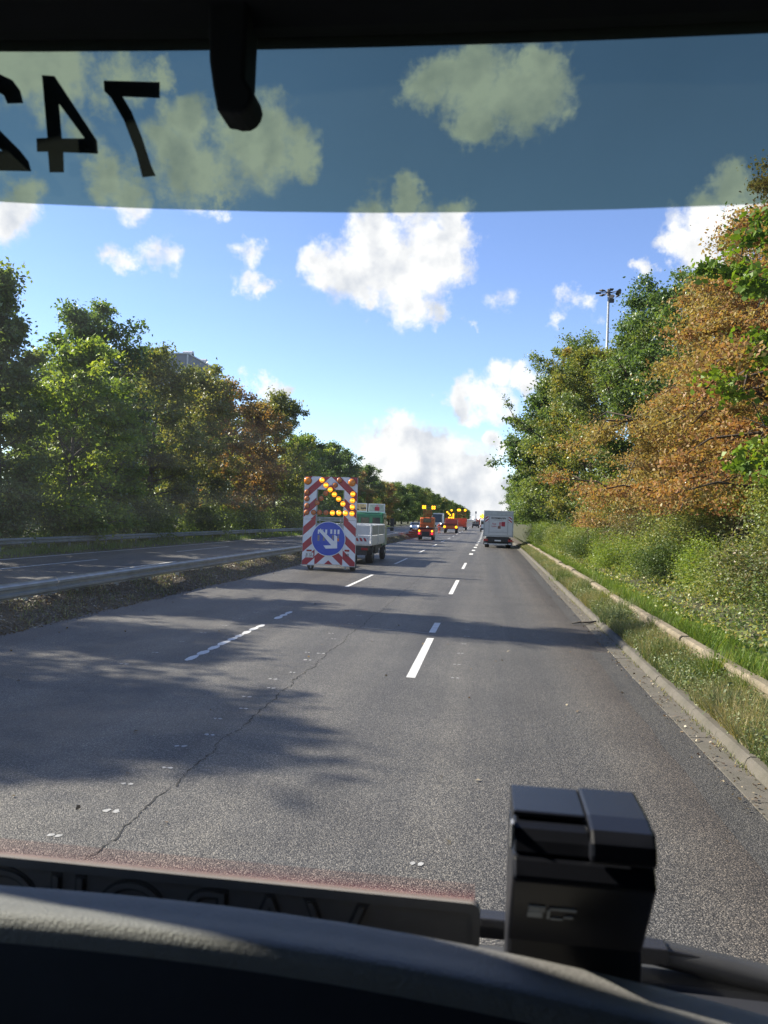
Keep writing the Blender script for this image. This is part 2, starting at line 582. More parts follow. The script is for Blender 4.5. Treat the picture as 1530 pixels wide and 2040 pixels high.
M['retrowhite'] = mat('reflective_white', (0.82, 0.82, 0.86), 0.35, var=0.05, scale=3, dirt=0.15, dirtcol=(0.5, 0.5, 0.5))
M['red'] = mat('reflective_red', (0.40, 0.014, 0.035), 0.35, var=0.12, scale=4, dirt=0.12)
M['blue'] = mat('sign_blue', (0.006, 0.055, 0.48), 0.3, var=0.06, scale=2)
M['frame'] = mat('frame_grey', (0.33, 0.36, 0.37), 0.5, 0.3, dirt=0.3)
M['chassis'] = mat('chassis_black', (0.03, 0.031, 0.034), 0.6, var=0.3, dirt=0.35, dirtcol=(0.08, 0.075, 0.07))
M['green'] = mat('cab_green', (0.012, 0.14, 0.06), 0.35, var=0.12, dirt=0.2)
M['orange'] = mat('municipal_orange', (0.62, 0.14, 0.025), 0.4, var=0.15, scale=4, dirt=0.25)
M['redorange'] = mat('vermilion_paint', (0.55, 0.07, 0.03), 0.42, var=0.15, scale=4, dirt=0.3)
M['rust'] = mat('rusty_red', (0.25, 0.06, 0.035), 0.8, var=0.3, scale=5, dirt=0.4)
M['glassdark'] = mat('dark_window_glass', (0.02, 0.025, 0.03), 0.08, var=0.1)
M['cargo'] = mat('cargo_white', (0.66, 0.665, 0.665), 0.45, var=0.05, scale=2, dirt=0.3, dirtcol=(0.42, 0.42, 0.41))
M['alu'] = mat('aluminium', (0.5, 0.51, 0.52), 0.45, 0.6, var=0.1, dirt=0.3)
M['lamp_on'] = emit_mat('amber_lamp_lit', (1.0, 0.30, 0.005), 0.62)
M['lamp_core'] = emit_mat('amber_lamp_bulb', (1.0, 0.60, 0.04), 1.8)
M['lamp_off'] = mat('amber_lens', (0.52, 0.16, 0.045), 0.22, var=0.2, scale=25)
M['lamp_big'] = mat('amber_beacon_lens', (0.75, 0.23, 0.02), 0.18, var=0.2, scale=20)
M['tail_on'] = emit_mat('tail_lamp_lit', (1.0, 0.03, 0.06), 0.9, (0.5, 0.01, 0.02))
M['tail'] = mat('tail_lens_red', (0.35, 0.012, 0.016), 0.2)
M['yellowled'] = emit_mat('yellow_led', (1.0, 0.44, 0.008), 1.5)
M['headlamp'] = emit_mat('headlamp', (1.0, 0.95, 0.85), 2.2, (0.8, 0.8, 0.8))
M['black'] = mat('black_plastic', (0.014, 0.014, 0.017), 0.42, var=0.15, scale=20, bump=0.12, bscale=400)
M['device'] = mat('device_black', (0.007, 0.008, 0.012), 0.36, var=0.15, scale=20, bump=0.03, bscale=500)
M['devgrey'] = mat('device_grey', (0.3, 0.32, 0.33), 0.5, var=0.2, scale=80)
M['interior'] = mat('cab_interior', (0.018, 0.020, 0.028), 0.85, var=0.2, scale=8)
M['dashrim'] = mat('dash_vinyl_grey', (0.185, 0.183, 0.178), 0.62, var=0.07, scale=40, bump=0.35, bscale=330)
M['platedark'] = mat('plate_back', (0.19, 0.183, 0.168), 0.55, var=0.12, scale=15)
M['embossshade'] = mat('embossing_shade', (0.075, 0.073, 0.068), 0.7)
M['vinyl'] = mat('black_vinyl', (0.004, 0.004, 0.005), 0.8, spec=0.15)
M['ink'] = mat('printed_ink', (0.02, 0.02, 0.022), 0.6)
M['inkred'] = mat('printed_red', (0.42, 0.02, 0.045), 0.5)
M['inkpink'] = mat('printed_pink', (0.6, 0.25, 0.27), 0.5)
M['inkgrey'] = mat('printed_grey', (0.22, 0.2, 0.21), 0.5)
M['tan'] = mat('printed_tan', (0.55, 0.42, 0.2), 0.5, var=0.4, scale=9)
M['palegreen'] = mat('printed_pale_green', (0.42, 0.5, 0.42), 0.5, var=0.3, scale=4)
M['hivis'] = mat('hi_vis_red', (0.75, 0.08, 0.03), 0.7)
M['skin'] = mat('skin', (0.5, 0.3, 0.22), 0.6)
M['facade'] = mat('facade_grey', (0.20, 0.21, 0.24), 0.8, var=0.08, scale=0.5)
M['facade2'] = mat('facade_light', (0.45, 0.46, 0.48), 0.7, var=0.08)
M['brownwall'] = mat('brown_facade', (0.24, 0.12, 0.09), 0.8, var=0.15, scale=0.5)
M['carsilver'] = mat('silver_car_paint', (0.55, 0.58, 0.62), 0.25, 0.6)
M['mastgrey'] = mat('mast_grey', (0.26, 0.28, 0.30), 0.5, 0.3)


def film_mat():
    """tinted sun strip on the glass; its upper edge fades into black halftone dots"""
    m = bpy.data.materials.new('tinted_film')
    m.use_nodes = True
    nt = m.node_tree
    nt.nodes.clear()
    L = nt.links.new
    tc = N(nt, 'ShaderNodeTexCoord')
    sx = N(nt, 'ShaderNodeSeparateXYZ')
    L(tc.outputs['Object'], sx.inputs[0])
    n = noise(nt, tc.outputs['Object'], 5.0, 4)
    tint = ramp(nt, n, [(0.3, (0.215, 0.28, 0.215)), (0.7, (0.24, 0.305, 0.235))])
    tr = N(nt, 'ShaderNodeBsdfTransparent')
    L(tint, tr.inputs[0])
    tl = N(nt, 'ShaderNodeBsdfTranslucent')
    tl.inputs[0].default_value = (0.75, 0.95, 0.85, 1)
    mx = N(nt, 'ShaderNodeMixShader')
    mx.inputs[0].default_value = 0.012
    L(tr.outputs[0], mx.inputs[1])
    L(tl.outputs[0], mx.inputs[2])
    # halftone dots: 2.4 mm pitch, shrinking downwards from the top edge
    pitch = 0.0024

    def cell(s, off):
        f = math_node(nt, 'FRACT', math_node(nt, 'MULTIPLY_ADD', s, 1 / pitch, off))
        return math_node(nt, 'ABSOLUTE', math_node(nt, 'SUBTRACT', f, 0.5))
    cx, cz = cell(sx.outputs[0], 0.0), cell(sx.outputs[2], 0.0)
    dist = math_node(nt, 'SQRT', math_node(nt, 'ADD', math_node(nt, 'MULTIPLY', cx, cx), math_node(nt, 'MULTIPLY', cz, cz)))
    rad = math_node(nt, 'MULTIPLY_ADD', sx.outputs[2], 22.0, -22.0 * 2.836)
    dot = math_node(nt, 'LESS_THAN', dist, rad)
    dk = N(nt, 'ShaderNodeBsdfDiffuse')
    dk.inputs[0].default_value = (0.02, 0.02, 0.025, 1)
    m2 = N(nt, 'ShaderNodeMixShader')
    L(dot, m2.inputs[0])
    L(mx.outputs[0], m2.inputs[1])
    L(dk.outputs[0], m2.inputs[2])
    o = N(nt, 'ShaderNodeOutputMaterial')
    L(m2.outputs[0], o.inputs[0])
    return m


def windshield_mat():
    """clear glass with a thin dusty layer that catches the light"""
    m = bpy.data.materials.new('windshield_glass')
    m.use_nodes = True
    nt = m.node_tree
    nt.nodes.clear()
    L = nt.links.new
    tc = N(nt, 'ShaderNodeTexCoord')
    tr = N(nt, 'ShaderNodeBsdfTransparent')
    tr.inputs[0].default_value = (0.965, 0.975, 0.97, 1)
    tl = N(nt, 'ShaderNodeBsdfTranslucent')
    tl.inputs[0].default_value = (0.85, 0.92, 1.0, 1)
    mp = N(nt, 'ShaderNodeMapping')
    mp.inputs['Rotation'].default_value = (0, R(12), 0)
    mp.inputs['Scale'].default_value = (1.0, 1.0, 5.0)
    L(tc.outputs['Object'], mp.inputs[0])
    n = noise(nt, mp.outputs[0], 7.0, 7, 0.65)
    n2 = noise(nt, tc.outputs['Object'], 260.0, 2, 0.5)
    f = ramp(nt, n, [(0.35, (0.014, 0.014, 0.014)), (0.75, (0.055, 0.055, 0.055))])
    spots = ramp(nt, n2, [(0.70, (0, 0, 0)), (0.78, (0.05, 0.05, 0.05))])
    sx = N(nt, 'ShaderNodeSeparateXYZ')
    L(tc.outputs['Object'], sx.inputs[0])
    light_veil = N(nt, 'ShaderNodeMapRange', interpolation_type='SMOOTHSTEP')      # light veil painted into the dust, stronger on the left
    light_veil.inputs['From Min'].default_value = -0.30
    light_veil.inputs['From Max'].default_value = 0.08
    light_veil.inputs['To Min'].default_value = 0.55
    light_veil.inputs['To Max'].default_value = 0.16
    L(sx.outputs[0], light_veil.inputs[0])
    fac = math_node(nt, 'MULTIPLY', math_node(nt, 'ADD', f, spots), light_veil.outputs[0])
    mx = N(nt, 'ShaderNodeMixShader')
    L(fac, mx.inputs[0])
    L(tr.outputs[0], mx.inputs[1])
    L(tl.outputs[0], mx.inputs[2])
    gl = N(nt, 'ShaderNodeBsdfGlossy')
    gl.inputs['Roughness'].default_value = 0.0
    fr = N(nt, 'ShaderNodeFresnel')
    fr.inputs[0].default_value = 1.3
    m2 = N(nt, 'ShaderNodeMixShader')
    L(math_node(nt, 'MULTIPLY', fr.outputs[0], 0.8), m2.inputs[0])
    L(mx.outputs[0], m2.inputs[1])
    L(gl.outputs[0], m2.inputs[2])
    o = N(nt, 'ShaderNodeOutputMaterial')
    L(m2.outputs[0], o.inputs[0])
    return m


def clear_pane():
    m = bpy.data.materials.new('side_window_glass')
    m.use_nodes = True
    nt = m.node_tree
    nt.nodes.clear()
    tc = N(nt, 'ShaderNodeTexCoord')
    tr = N(nt, 'ShaderNodeBsdfTransparent')
    nt.links.new(ramp(nt, noise(nt, tc.outputs['Object'], 3.0, 3), [(0.3, (0.86, 0.88, 0.87)), (0.7, (0.9, 0.92, 0.91))]), tr.inputs[0])
    o = N(nt, 'ShaderNodeOutputMaterial')
    nt.links.new(tr.outputs[0], o.inputs[0])
    return m


def red_reflection_mat():  # red windscreen reflection painted as a strip that fades upwards
    m = bpy.data.materials.new('painted_red_reflection')
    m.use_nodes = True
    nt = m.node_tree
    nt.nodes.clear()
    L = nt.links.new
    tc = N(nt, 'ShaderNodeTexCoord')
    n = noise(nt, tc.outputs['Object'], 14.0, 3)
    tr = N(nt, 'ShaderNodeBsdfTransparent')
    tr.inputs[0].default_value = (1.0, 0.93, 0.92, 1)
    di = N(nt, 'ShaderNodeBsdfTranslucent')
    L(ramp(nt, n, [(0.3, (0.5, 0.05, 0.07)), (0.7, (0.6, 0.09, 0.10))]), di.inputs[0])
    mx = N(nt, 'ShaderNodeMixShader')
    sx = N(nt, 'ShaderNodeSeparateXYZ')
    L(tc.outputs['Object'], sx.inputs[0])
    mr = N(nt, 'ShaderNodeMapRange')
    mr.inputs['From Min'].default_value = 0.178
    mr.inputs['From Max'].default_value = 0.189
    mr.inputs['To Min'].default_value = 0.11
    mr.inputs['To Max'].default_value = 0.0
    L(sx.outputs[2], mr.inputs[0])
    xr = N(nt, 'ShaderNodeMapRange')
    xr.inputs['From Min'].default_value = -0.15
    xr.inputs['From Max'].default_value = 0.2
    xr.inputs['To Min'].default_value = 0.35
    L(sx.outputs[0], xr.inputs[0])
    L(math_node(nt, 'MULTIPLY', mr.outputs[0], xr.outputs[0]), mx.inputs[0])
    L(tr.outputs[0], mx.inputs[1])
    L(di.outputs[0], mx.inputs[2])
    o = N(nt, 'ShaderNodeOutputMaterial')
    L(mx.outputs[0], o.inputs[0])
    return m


M['film'] = film_mat()
M['windshield'] = windshield_mat()
M['sidewindow'] = clear_pane()
M['redreflection'] = red_reflection_mat()
G1, G2, G3 = (0.020, 0.033, 0.011), (0.044, 0.064, 0.018), (0.090, 0.108, 0.030)
M['leaf_dark'] = leaf_mat('leaf_dark', [(0.0, (0.014, 0.027, 0.010)), (0.5, (0.028, 0.050, 0.014)), (1.0, (0.060, 0.085, 0.024))], gain=2.75)
M['leaf_green'] = leaf_mat('leaf_green', [(0.0, G1), (0.5, G2), (1.0, G3)], gain=2.75)
M['leaf_olive'] = leaf_mat('leaf_olive', [(0.0, (0.024, 0.034, 0.010)), (0.5, (0.058, 0.070, 0.018)), (0.85, (0.12, 0.115, 0.030)), (1.0, (0.18, 0.14, 0.035))], gain=2.5)
M['leaf_lime'] = leaf_mat('leaf_lime', [(0.0, (0.035, 0.060, 0.012)), (0.5, (0.075, 0.115, 0.018)), (1.0, (0.16, 0.18, 0.03))], gain=2.1)
M['leaf_mixed'] = leaf_mat('leaf_turning', [(0.0, (0.022, 0.040, 0.012)), (0.45, (0.060, 0.075, 0.018)), (0.75, (0.13, 0.115, 0.03)), (1.0, (0.19, 0.11, 0.035))], gain=2.15)
M['leaf_brown'] = leaf_mat('leaf_brown', [(0.0, (0.050, 0.055, 0.018)), (0.4, (0.11, 0.085, 0.03)), (0.7, (0.16, 0.085, 0.032)), (1.0, (0.20, 0.12, 0.045))], gain=1.8)
M['leaf_beech'] = leaf_mat('leaf_beech_autumn', [(0.0, (0.15, 0.15, 0.055)), (0.42, (0.24, 0.19, 0.072)), (0.66, (0.24, 0.13, 0.058)), (1.0, (0.205, 0.08, 0.042))], 0.4, 0.03, gain=1.3)
M['leaf_maple'] = leaf_mat('leaf_maple', [(0.0, (0.05, 0.10, 0.012)), (0.6, (0.12, 0.20, 0.02)), (1.0, (0.24, 0.27, 0.03))], 0.42, 0.06, gain=1.1)
M['leaf_bush'] = leaf_mat('leaf_bush', [(0.0, (0.03, 0.055, 0.015)), (0.45, (0.085, 0.115, 0.028)), (0.8, (0.16, 0.165, 0.05)), (1.0, (0.18, 0.15, 0.07))], 0.42, 0.16, gain=1.9)
M['leaf_bramble'] = leaf_mat('leaf_bramble', [(0.0, (0.03, 0.04, 0.018)), (0.5, (0.085, 0.095, 0.04)), (0.8, (0.15, 0.13, 0.07)), (1.0, (0.16, 0.09, 0.06))], 0.4, 0.12, gain=1.5)
M['leaf_ivy'] = leaf_mat('leaf_ivy', [(0.0, (0.03, 0.06, 0.018)), (0.5, (0.07, 0.12, 0.03)), (1.0, (0.17, 0.2, 0.06))], 0.38, 0.14, gain=1.05)
M['blade'] = leaf_mat('grass_blade', [(0.0, (0.06, 0.10, 0.025)), (0.3, (0.14, 0.175, 0.06)), (0.6, (0.28, 0.26, 0.13)), (1.0, (0.42, 0.35, 0.2))], 0.35, 0.2)
M['freshgrass'] = leaf_mat('fresh_grass', [(0.0, (0.06, 0.12, 0.015)), (0.6, (0.13, 0.21, 0.025)), (1.0, (0.26, 0.27, 0.06))], 0.4, 0.25)
M['paleweed'] = leaf_mat('weed_pale_green', [(0.0, (0.07, 0.11, 0.04)), (0.5, (0.14, 0.19, 0.075)), (1.0, (0.27, 0.28, 0.15))], 0.35, 0.15)
M['bluegreen'] = leaf_mat('weed_blue_green', [(0.0, (0.05, 0.085, 0.045)), (0.6, (0.10, 0.145, 0.075)), (1.0, (0.2, 0.22, 0.12))], 0.3, 0.25)
M['fallen'] = leaf_mat('fallen_leaf', [(0.0, (0.05, 0.03, 0.018)), (0.5, (0.11, 0.07, 0.035)), (0.85, (0.19, 0.13, 0.06)), (1.0, (0.34, 0.29, 0.2))], 0.15, 0.25)

# ================================================================== GROUND, ROADS, KERB, WALL
def edge_x(y):
    """right edge of the asphalt"""
    return 2.35 + 0.0085 * max(0.0, min(y, 60) - 12) + 0.002 * max(0.0, y - 60)


def rise(y):
    """the road climbs very gently beyond 95 m"""
    t = max(0.0, y - 95.0)
    return 0.0042 * t * min(1.0, t / 40.0)


YS = [-25, -10, 0, 5, 10, 15, 20, 25, 30, 35, 40, 45, 50, 55, 60, 70, 80, 90] + list(range(95, 420, 12)) + [460, 520, 600, 700, 820, 950]


def sheet(name, left, right, mats, z=0.0, parent=None, ys=YS):
    vs, fs = [], []
    for y in ys:
        vs += [(left(y), y, z + rise(y)), (right(y), y, z + rise(y))]
    for i in range(len(ys) - 1):
        fs.append((2 * i, 2 * i + 1, 2 * i + 3, 2 * i + 2))
    me = bpy.data.meshes.new(name)
    me.from_pydata(vs, [], fs)
    return link(name, me, parent, mats)


ground = MB().add([(-2500, -400, -0.08), (2500, -400, -0.08), (2500, 4500, -0.08), (-2500, 4500, -0.08)], [(0, 1, 2, 3)]).build('ground', M['ground'])
tag(ground, 'flat dark green land under and beyond the road', kind='structure')
road = sheet('road', lambda y: -8.75, edge_x, M['asphalt'])
tag(road, 'grey asphalt carriageway with worn white lane markings', kind='structure')
opp = sheet('opposite_road', lambda y: -20.8, lambda y: -10.25, M['asphalt2'], z=-0.01)
tag(opp, 'shaded opposite carriageway beyond the guard rail', kind='structure')


pv = []
for ya, yb, xa, xb in ((18.45, 39.0, 2.14, 2.2), (4.0, 14.6, 1.96, 2.0)):
    n = 14
    vs, fs = [], []
    for i in range(n + 1):
        y = ya + (yb - ya) * i / n
        vs += [(xa + (xb - xa) * i / n + random.uniform(-0.02, 0.02), y, 0.003), (edge_x(y) - 0.004, y, 0.003)]
    fs = [(2 * i, 2 * i + 1, 2 * i + 3, 2 * i + 2) for i in range(n)]
    me = bpy.data.meshes.new('asphalt_patch')
    me.from_pydata(vs, [], fs)
    link('asphalt_patch', me, road, M['patch'])


def dash(x0, y0, x1, y1, w, name='lane_dash', m='roadpaint', parent=road, z=0.004, rag=0.0):
    a, b = Vector((x0, y0, 0)), Vector((x1, y1, 0))
    n = max(2, int((b - a).length / 0.35)) if rag else max(2, int((b - a).length / 8))
    vs, fs = [], []
    for i in range(n + 1):
        p = a.lerp(b, i / n)
        q, s = (random.uniform(-rag, rag), random.uniform(-rag, rag)) if rag else (0, 0)
        vs += [(p.x - w / 2 + q, p.y, z + rise(p.y)), (p.x + w / 2 + s, p.y, z + rise(p.y))]
    fs = [(2 * i, 2 * i + 1, 2 * i + 3, 2 * i + 2) for i in range(n)]
    me = bpy.data.meshes.new(name)
    me.from_pydata(vs, [], fs)
    return link(name, me, parent, M[m])


# right lane line, then short exit-lane blocks
for y0, y1 in ((11.33, 15.2), (15.95, 17.5), (24.4, 30.2), (37.4, 42.8)):
    dash(-1.02, y0, -1.0, y1, 0.135)
y = 53.2
while y < 330:
    x = -0.93 + 0.0075 * (min(y, 100) - 53) + 0.001 * max(0, y - 100)
    dash(x, y, x + 0.01, y + 2.4, 0.26)
    y += 7.0
# left lane line; its nearest dash has broken into flakes
yy = 11.55
while yy < 18.1:
    if not 15.4 < yy < 16.6:
        ln = random.uniform(0.38, 0.62)
        vs = []
        for k in range(9):
            an = 2 * math.pi * k / 9
            vs.append((-4.58 + 0.075 * math.cos(an) * random.uniform(0.75, 1.15), yy + ln / 2 + ln * 0.53 * math.sin(an) * random.uniform(0.9, 1.05), 0.004))
        me = bpy.data.meshes.new('paint_flake')
        me.from_pydata(vs, [], [tuple(range(9))])
        link('paint_flake', me, road, M['roadpaint'])
        yy += ln
    else:
        yy += 0.3
y = 25.2
while y < 330:
    dash(-4.52, y, -4.50, y + 5.9, 0.125, rag=0.006 if y < 40 else 0)
    y += 13.9
for y in range(24, 330, 18):
    dash(-17.45, y, -17.45, y + 9, 0.14, parent=opp, z=0.004 - 0.01)
    dash(-14.1, y + 4, -14.1, y + 10, 0.13, parent=opp, z=0.004 - 0.01)
dash(-10.75, 0, -10.75, 330, 0.14, 'edge_line', parent=opp, z=0.004 - 0.01)
dash(-20.35, 0, -20.35, 330, 0.14, 'edge_line', parent=opp, z=0.004 - 0.01)


def worn_dot(x, y, r):
    """a pair of crescents left from a removed road stud"""
    vs, fs = [], []
    k = 0
    for s in (-1, 1):
        o = random.uniform(-0.3, 0.3)
        n = 7
        ring = []
        for i in range(n):
            an = 2 * math.pi * i / n + o
            q = r * random.uniform(0.28, 0.58)
            ring.append((x + s * r * 0.55 + q * math.cos(an), y + q * 1.2 * math.sin(an), 0.004))
        vs += ring
        fs.append(tuple(range(k, k + n)))
        k += n
    me = bpy.data.meshes.new('marking_dot')
    me.from_pydata(vs, [], fs)
    link('marking_dot', me, road, M['oldpaint'])


for x, y in ([-0.39, 5.24], [-2.8, 5.66], [-2.96, 6.24], [-2.8, 6.71], [-2.94, 7.35], [-2.8, 7.8], [-2.94, 8.43], [-2.8, 8.94], [-2.95, 9.53], [-2.79, 10.09], [-2.92, 10.64], [-2.77, 11.17], [-2.78, 12.2], [-2.7, 12.85], [-2.8, 14.44], [-2.94, 12.87], [-2.98, 15.1], [-2.97, 5.15], [-2.85, 16.6], [-2.9, 18.0],
             [-0.37, 11.5], [-0.38, 12.58], [-0.36, 13.64], [-0.33, 14.71], [-0.3, 15.69], [-0.32, 16.7], [-0.34, 17.85],
             [-5.34, 11.02], [-5.31, 12.06], [-5.33, 13.22], [-5.33, 14.29], [-5.29, 15.38], [-5.29, 16.46], [-5.32, 17.67]):
    worn_dot(x, y, random.uniform(0.05, 0.075))

# long crack between the lanes
rng = random.Random(3)
pts = []
y = 2.0
off = 0.0
while y < 34:
    off = off * 0.9 + rng.uniform(-0.02, 0.02) * (1.6 if rng.random() < 0.25 else 0.7)
    pts.append((-2.59 + 0.002 * y + off, y, max(0.0015, rng.gauss(0.005, 0.0035))))
    y += rng.uniform(0.02, 0.055)
vs = []
for x, yy, w in pts:
    vs += [(x - w, yy, 0.004), (x + w, yy, 0.004)]
me = bpy.data.meshes.new('road_crack')
me.from_pydata(vs, [], [(2 * i, 2 * i + 1, 2 * i + 3, 2 * i + 2) for i in range(len(pts) - 1)])
link('road_crack', me, road, M['crack'])
dash(-2.54, 16.15, -1.02, 15.84, 0.0, 'joint_line')
vs = [(-2.54, 16.14, 0.004), (-2.54, 16.17, 0.004), (-1.05, 15.86, 0.004), (-1.05, 15.83, 0.004)]
bpy.data.objects.remove(bpy.data.objects['joint_line'])
me = bpy.data.meshes.new('joint_line')
me.from_pydata(vs, [], [(0, 1, 2, 3)])
link('joint_line', me, road, M['oldpaint'])

# gutter stones, kerb stones
gutter = MB()
kerb = MB()
gut = bpy.data.objects.new('gutter', None)
COL.objects.link(gut)
tag(gut, 'flat concrete gutter along the right edge of the asphalt', kind='structure')
krb = bpy.data.objects.new('kerb', None)
COL.objects.link(krb)
tag(krb, 'low concrete kerb in front of the weedy verge', kind='structure')
gme = MB().prism([(0, -0.15), (0.245, -0.15), (0.245, 0.022), (0.24, 0.027), (0.005, 0.007), (0, 0.002)], 0.004, 0.996, 'y').build('gutter_stone', M['concrete'])
kme = MB().prism([(0.25, -0.15), (0.46, -0.15), (0.46, 0.115), (0.45, 0.125), (0.31, 0.12), (0.28, 0.10), (0.25, 0.03)], 0.003, 0.997, 'y').build('kerb_stone', M['concrete'])
gm, km = gme.data, kme.data
bpy.data.objects.remove(gme)
bpy.data.objects.remove(kme)
for i in range(-4, 46):
    jit = random.uniform(-0.004, 0.004)
    o = link('gutter_stone', gm, gut)
    o.location = (edge_x(i), i, random.uniform(-0.002, 0.003))
    o = link('kerb_stone', km, krb)
    o.location = (edge_x(i) + jit, i, random.uniform(-0.004, 0.004))


def run(name, prof, y0, y1, mats, parent, step=6.0):
    """a long extrusion that follows the road edge"""
    vs, fs = [], []
    n = len(prof)
    k = int((y1 - y0) / step) + 1
    for j in range(k + 1):
        y = y0 + (y1 - y0) * j / k
        vs += [(edge_x(y) + a, y, b + rise(y)) for a, b in prof]
    for j in range(k):
        fs += [(j * n + i, j * n + i + 1, (j + 1) * n + i + 1, (j + 1) * n + i) for i in range(n - 1)]
    me = bpy.data.meshes.new(name)
    me.from_pydata(vs, [], fs)
    return link(name, me, parent, mats)


run('far_gutter', [(0, 0.002), (0.245, 0.027)], 46, 330, M['concrete'], gut)
run('far_kerb', [(0.25, 0.02), (0.29, 0.11), (0.46, 0.125), (0.46, -0.1)], 46, 330, M['concrete'], krb)

# low wall in panels with gaps the weeds grow through
wall = thing('retaining_wall', 'low pale brown concrete retaining wall between weedy verge and bushes', 'wall')
wy = 4.0
while wy < 74:
    ln = random.uniform(2.7, 3.4)
    b = MB()
    jit = random.uniform(-0.02, 0.02)
    z1 = 0.53 + random.uniform(-0.03, 0.03)
    xa, xb = edge_x(wy) + 0.98 + jit, edge_x(wy + ln) + 0.98 + jit
    prof = [(0, 0.0), (0.0, z1 - 0.09), (-0.025, z1 - 0.085), (-0.025, z1 - 0.03), (0.01, z1), (0.13, z1 + 0.005), (0.16, z1 - 0.03), (0.16, 0.0)]
    n = len(prof)
    vs = [(xa + a, wy, c) for a, c in prof] + [(xb + a, wy + ln, c) for a, c in prof]
    fs = [tuple(range(n - 1, -1, -1)), tuple(range(n, 2 * n))] + [(i, (i + 1) % n, n + (i + 1) % n, n + i) for i in range(n)]
    b.add(vs, fs)
    b.build('wall_panel', M['wallstone'], wall, bevel=0.012)
    wy += ln + random.uniform(0.03, 0.09)


def vnoise(x, y, s=0):
    return (math.sin(x * 1.7 + y * 0.9 + s) + math.sin(x * 0.6 - y * 1.3 + 2.1 * s) + math.sin(x * 3.1 + y * 2.3 + s * 0.7) * 0.5) / 2.5


def strip_terrain(name, xs, y0, y1, step, zf, mats, follow=True, label=''):
    vs, fs = [], []
    n = len(xs)
    k = int((y1 - y0) / step)
    for j in range(k + 1):
        y = y0 + (y1 - y0) * j / k
        for x in xs:
            X = x + (edge_x(y) if follow else 0)
            vs.append((X, y, zf(x, y) + rise(y)))
    for j in range(k):
        fs += [(j * n + i, j * n + i + 1, (j + 1) * n + i + 1, (j + 1) * n + i) for i in range(n - 1)]
    me = bpy.data.meshes.new(name)
    me.from_pydata(vs, [], fs)
    me.polygons.foreach_set('use_smooth', [True] * len(fs))
    o = link(name, me, None, mats)
    return tag(o, label, kind='structure')


def verge_z(x, y):
    return 0.125 + 0.11 * min(1, max(0, (x - 0.46) / 0.5)) + 0.025 * vnoise(x * 3, y * 3)


strip_terrain('verge', [0.465, 0.55, 0.65, 0.75, 0.85, 0.95, 1.02], -6, 330, 0.5, verge_z, M['soil'], label='narrow soil verge overgrown with weeds behind the kerb')


def bank_z(x, y):
    pts = [(1.1, 0.42), (2.0, 0.55), (3.0, 0.8), (5, 1.25), (9, 1.9), (16, 2.3), (40, 2.5)]
    for (a, b), (c, d) in zip(pts, pts[1:]):
        if x <= c:
            return b + (d - b) * max(0, (x - a)) / (c - a) + 0.05 * vnoise(x, y)
    return 2.5


strip_terrain('bank', [1.1, 1.5, 2.0, 2.5, 3, 4, 5, 7, 9, 12, 16, 24, 40], -10, 330, 1.0, bank_z, M['bank'], label='earth bank rising behind the low wall')


def median_z(x, y):
    e = min(1, max(0, (-8.42 - x) / 0.35)) * min(1, max(0, (x + 10.45) / 0.3))
    mound = 0.34 * max(0, 1 - abs(x + 9.6) / 0.95)
    return -0.03 + e * (0.075 + mound + 0.035 * vnoise(x * 3, y * 2) + 0.03 * vnoise(x * 0.7, y * 0.6, 3)) + 0.03 * vnoise(x * 1.5, y * 0.55, 5) * (1 - abs(2 * e - 1))


strip_terrain('median_strip', [-10.5 + 0.12 * i for i in range(19)], -8, 330, 0.4, median_z, M['litter'], follow=False, label='strip of soil and fallen leaves under the guard rail')


def farverge_z(x, y):
    t = min(1, max(0, (-20.5 - x) / 0.5))
    return -0.03 + t * (0.10 + 0.04 * vnoise(x * 2, y)) + max(0, (-23 - x)) * 0.02


strip_terrain('far_verge', [-20.5, -20.8, -21.2, -21.7, -22.2, -23, -25, -28, -33, -40, -60], -15, 340, 1.0, farverge_z, M['bank'], follow=False, label='dark verge between opposite carriageway and trees')

# ================================================================== GUARD RAILS
WPROF = [(0.0, 0.0), (0.012, 0.03), (0.075, 0.055), (0.075, 0.105), (0.012, 0.135), (0.012, 0.185), (0.075, 0.215), (0.075, 0.265), (0.012, 0.295), (0.0, 0.32)]


def guard_rail(name, label, x, y0, y1, ztop, side, m, capped=False):
    t = thing(name, label, 'guard rail', (x, 0, 0))
    L = 4.0
    n = len(WPROF)
    prof = [(side * a, ztop - 0.32 + b) for a, b in WPROF] + [(side * (a - 0.006), ztop - 0.32 + b) for a, b in reversed(WPROF)]
    bme = MB().prism(prof, 0.0, L - 0.012, 'y').build('rail_beam', m)
    data = bme.data
    bpy.data.objects.remove(bme)
    pme = MB().box(-0.05, 0.05, -0.03, 0.03, -0.1, ztop - 0.02).build('post', m)
    pd = pme.data
    bpy.data.objects.remove(pme)
    cme = MB().prism([(-side * 0.16, ztop - 0.015), (side * 0.0, ztop + 0.012), (side * 0.0, ztop + 0.004), (-side * 0.16, ztop - 0.023)], 0.0, L - 0.008, 'y').build('rail_cap', m)
    cd = cme.data
    bpy.data.objects.remove(cme)
    y = y0
    while y < y1:
        z0, z1 = rise(y), rise(y + L)
        rx = math.atan2(z1 - z0, L)
        o = link('rail_beam', data, t)
        o.location = (0, y, z0)
        o.rotation_euler = (rx, 0, random.uniform(-0.002, 0.002))
        if capped:
            o = link('rail_cap', cd, t)
            o.location = (0, y, z0)
            o.rotation_euler = (rx, 0, 0)
        o = link('post', pd, t)
        o.location = (-side * 0.08, y + 1.0, z0)
        o = link('post', pd, t)
        o.location = (-side * 0.08, y + 3.0, z0)
        y += L
    return t


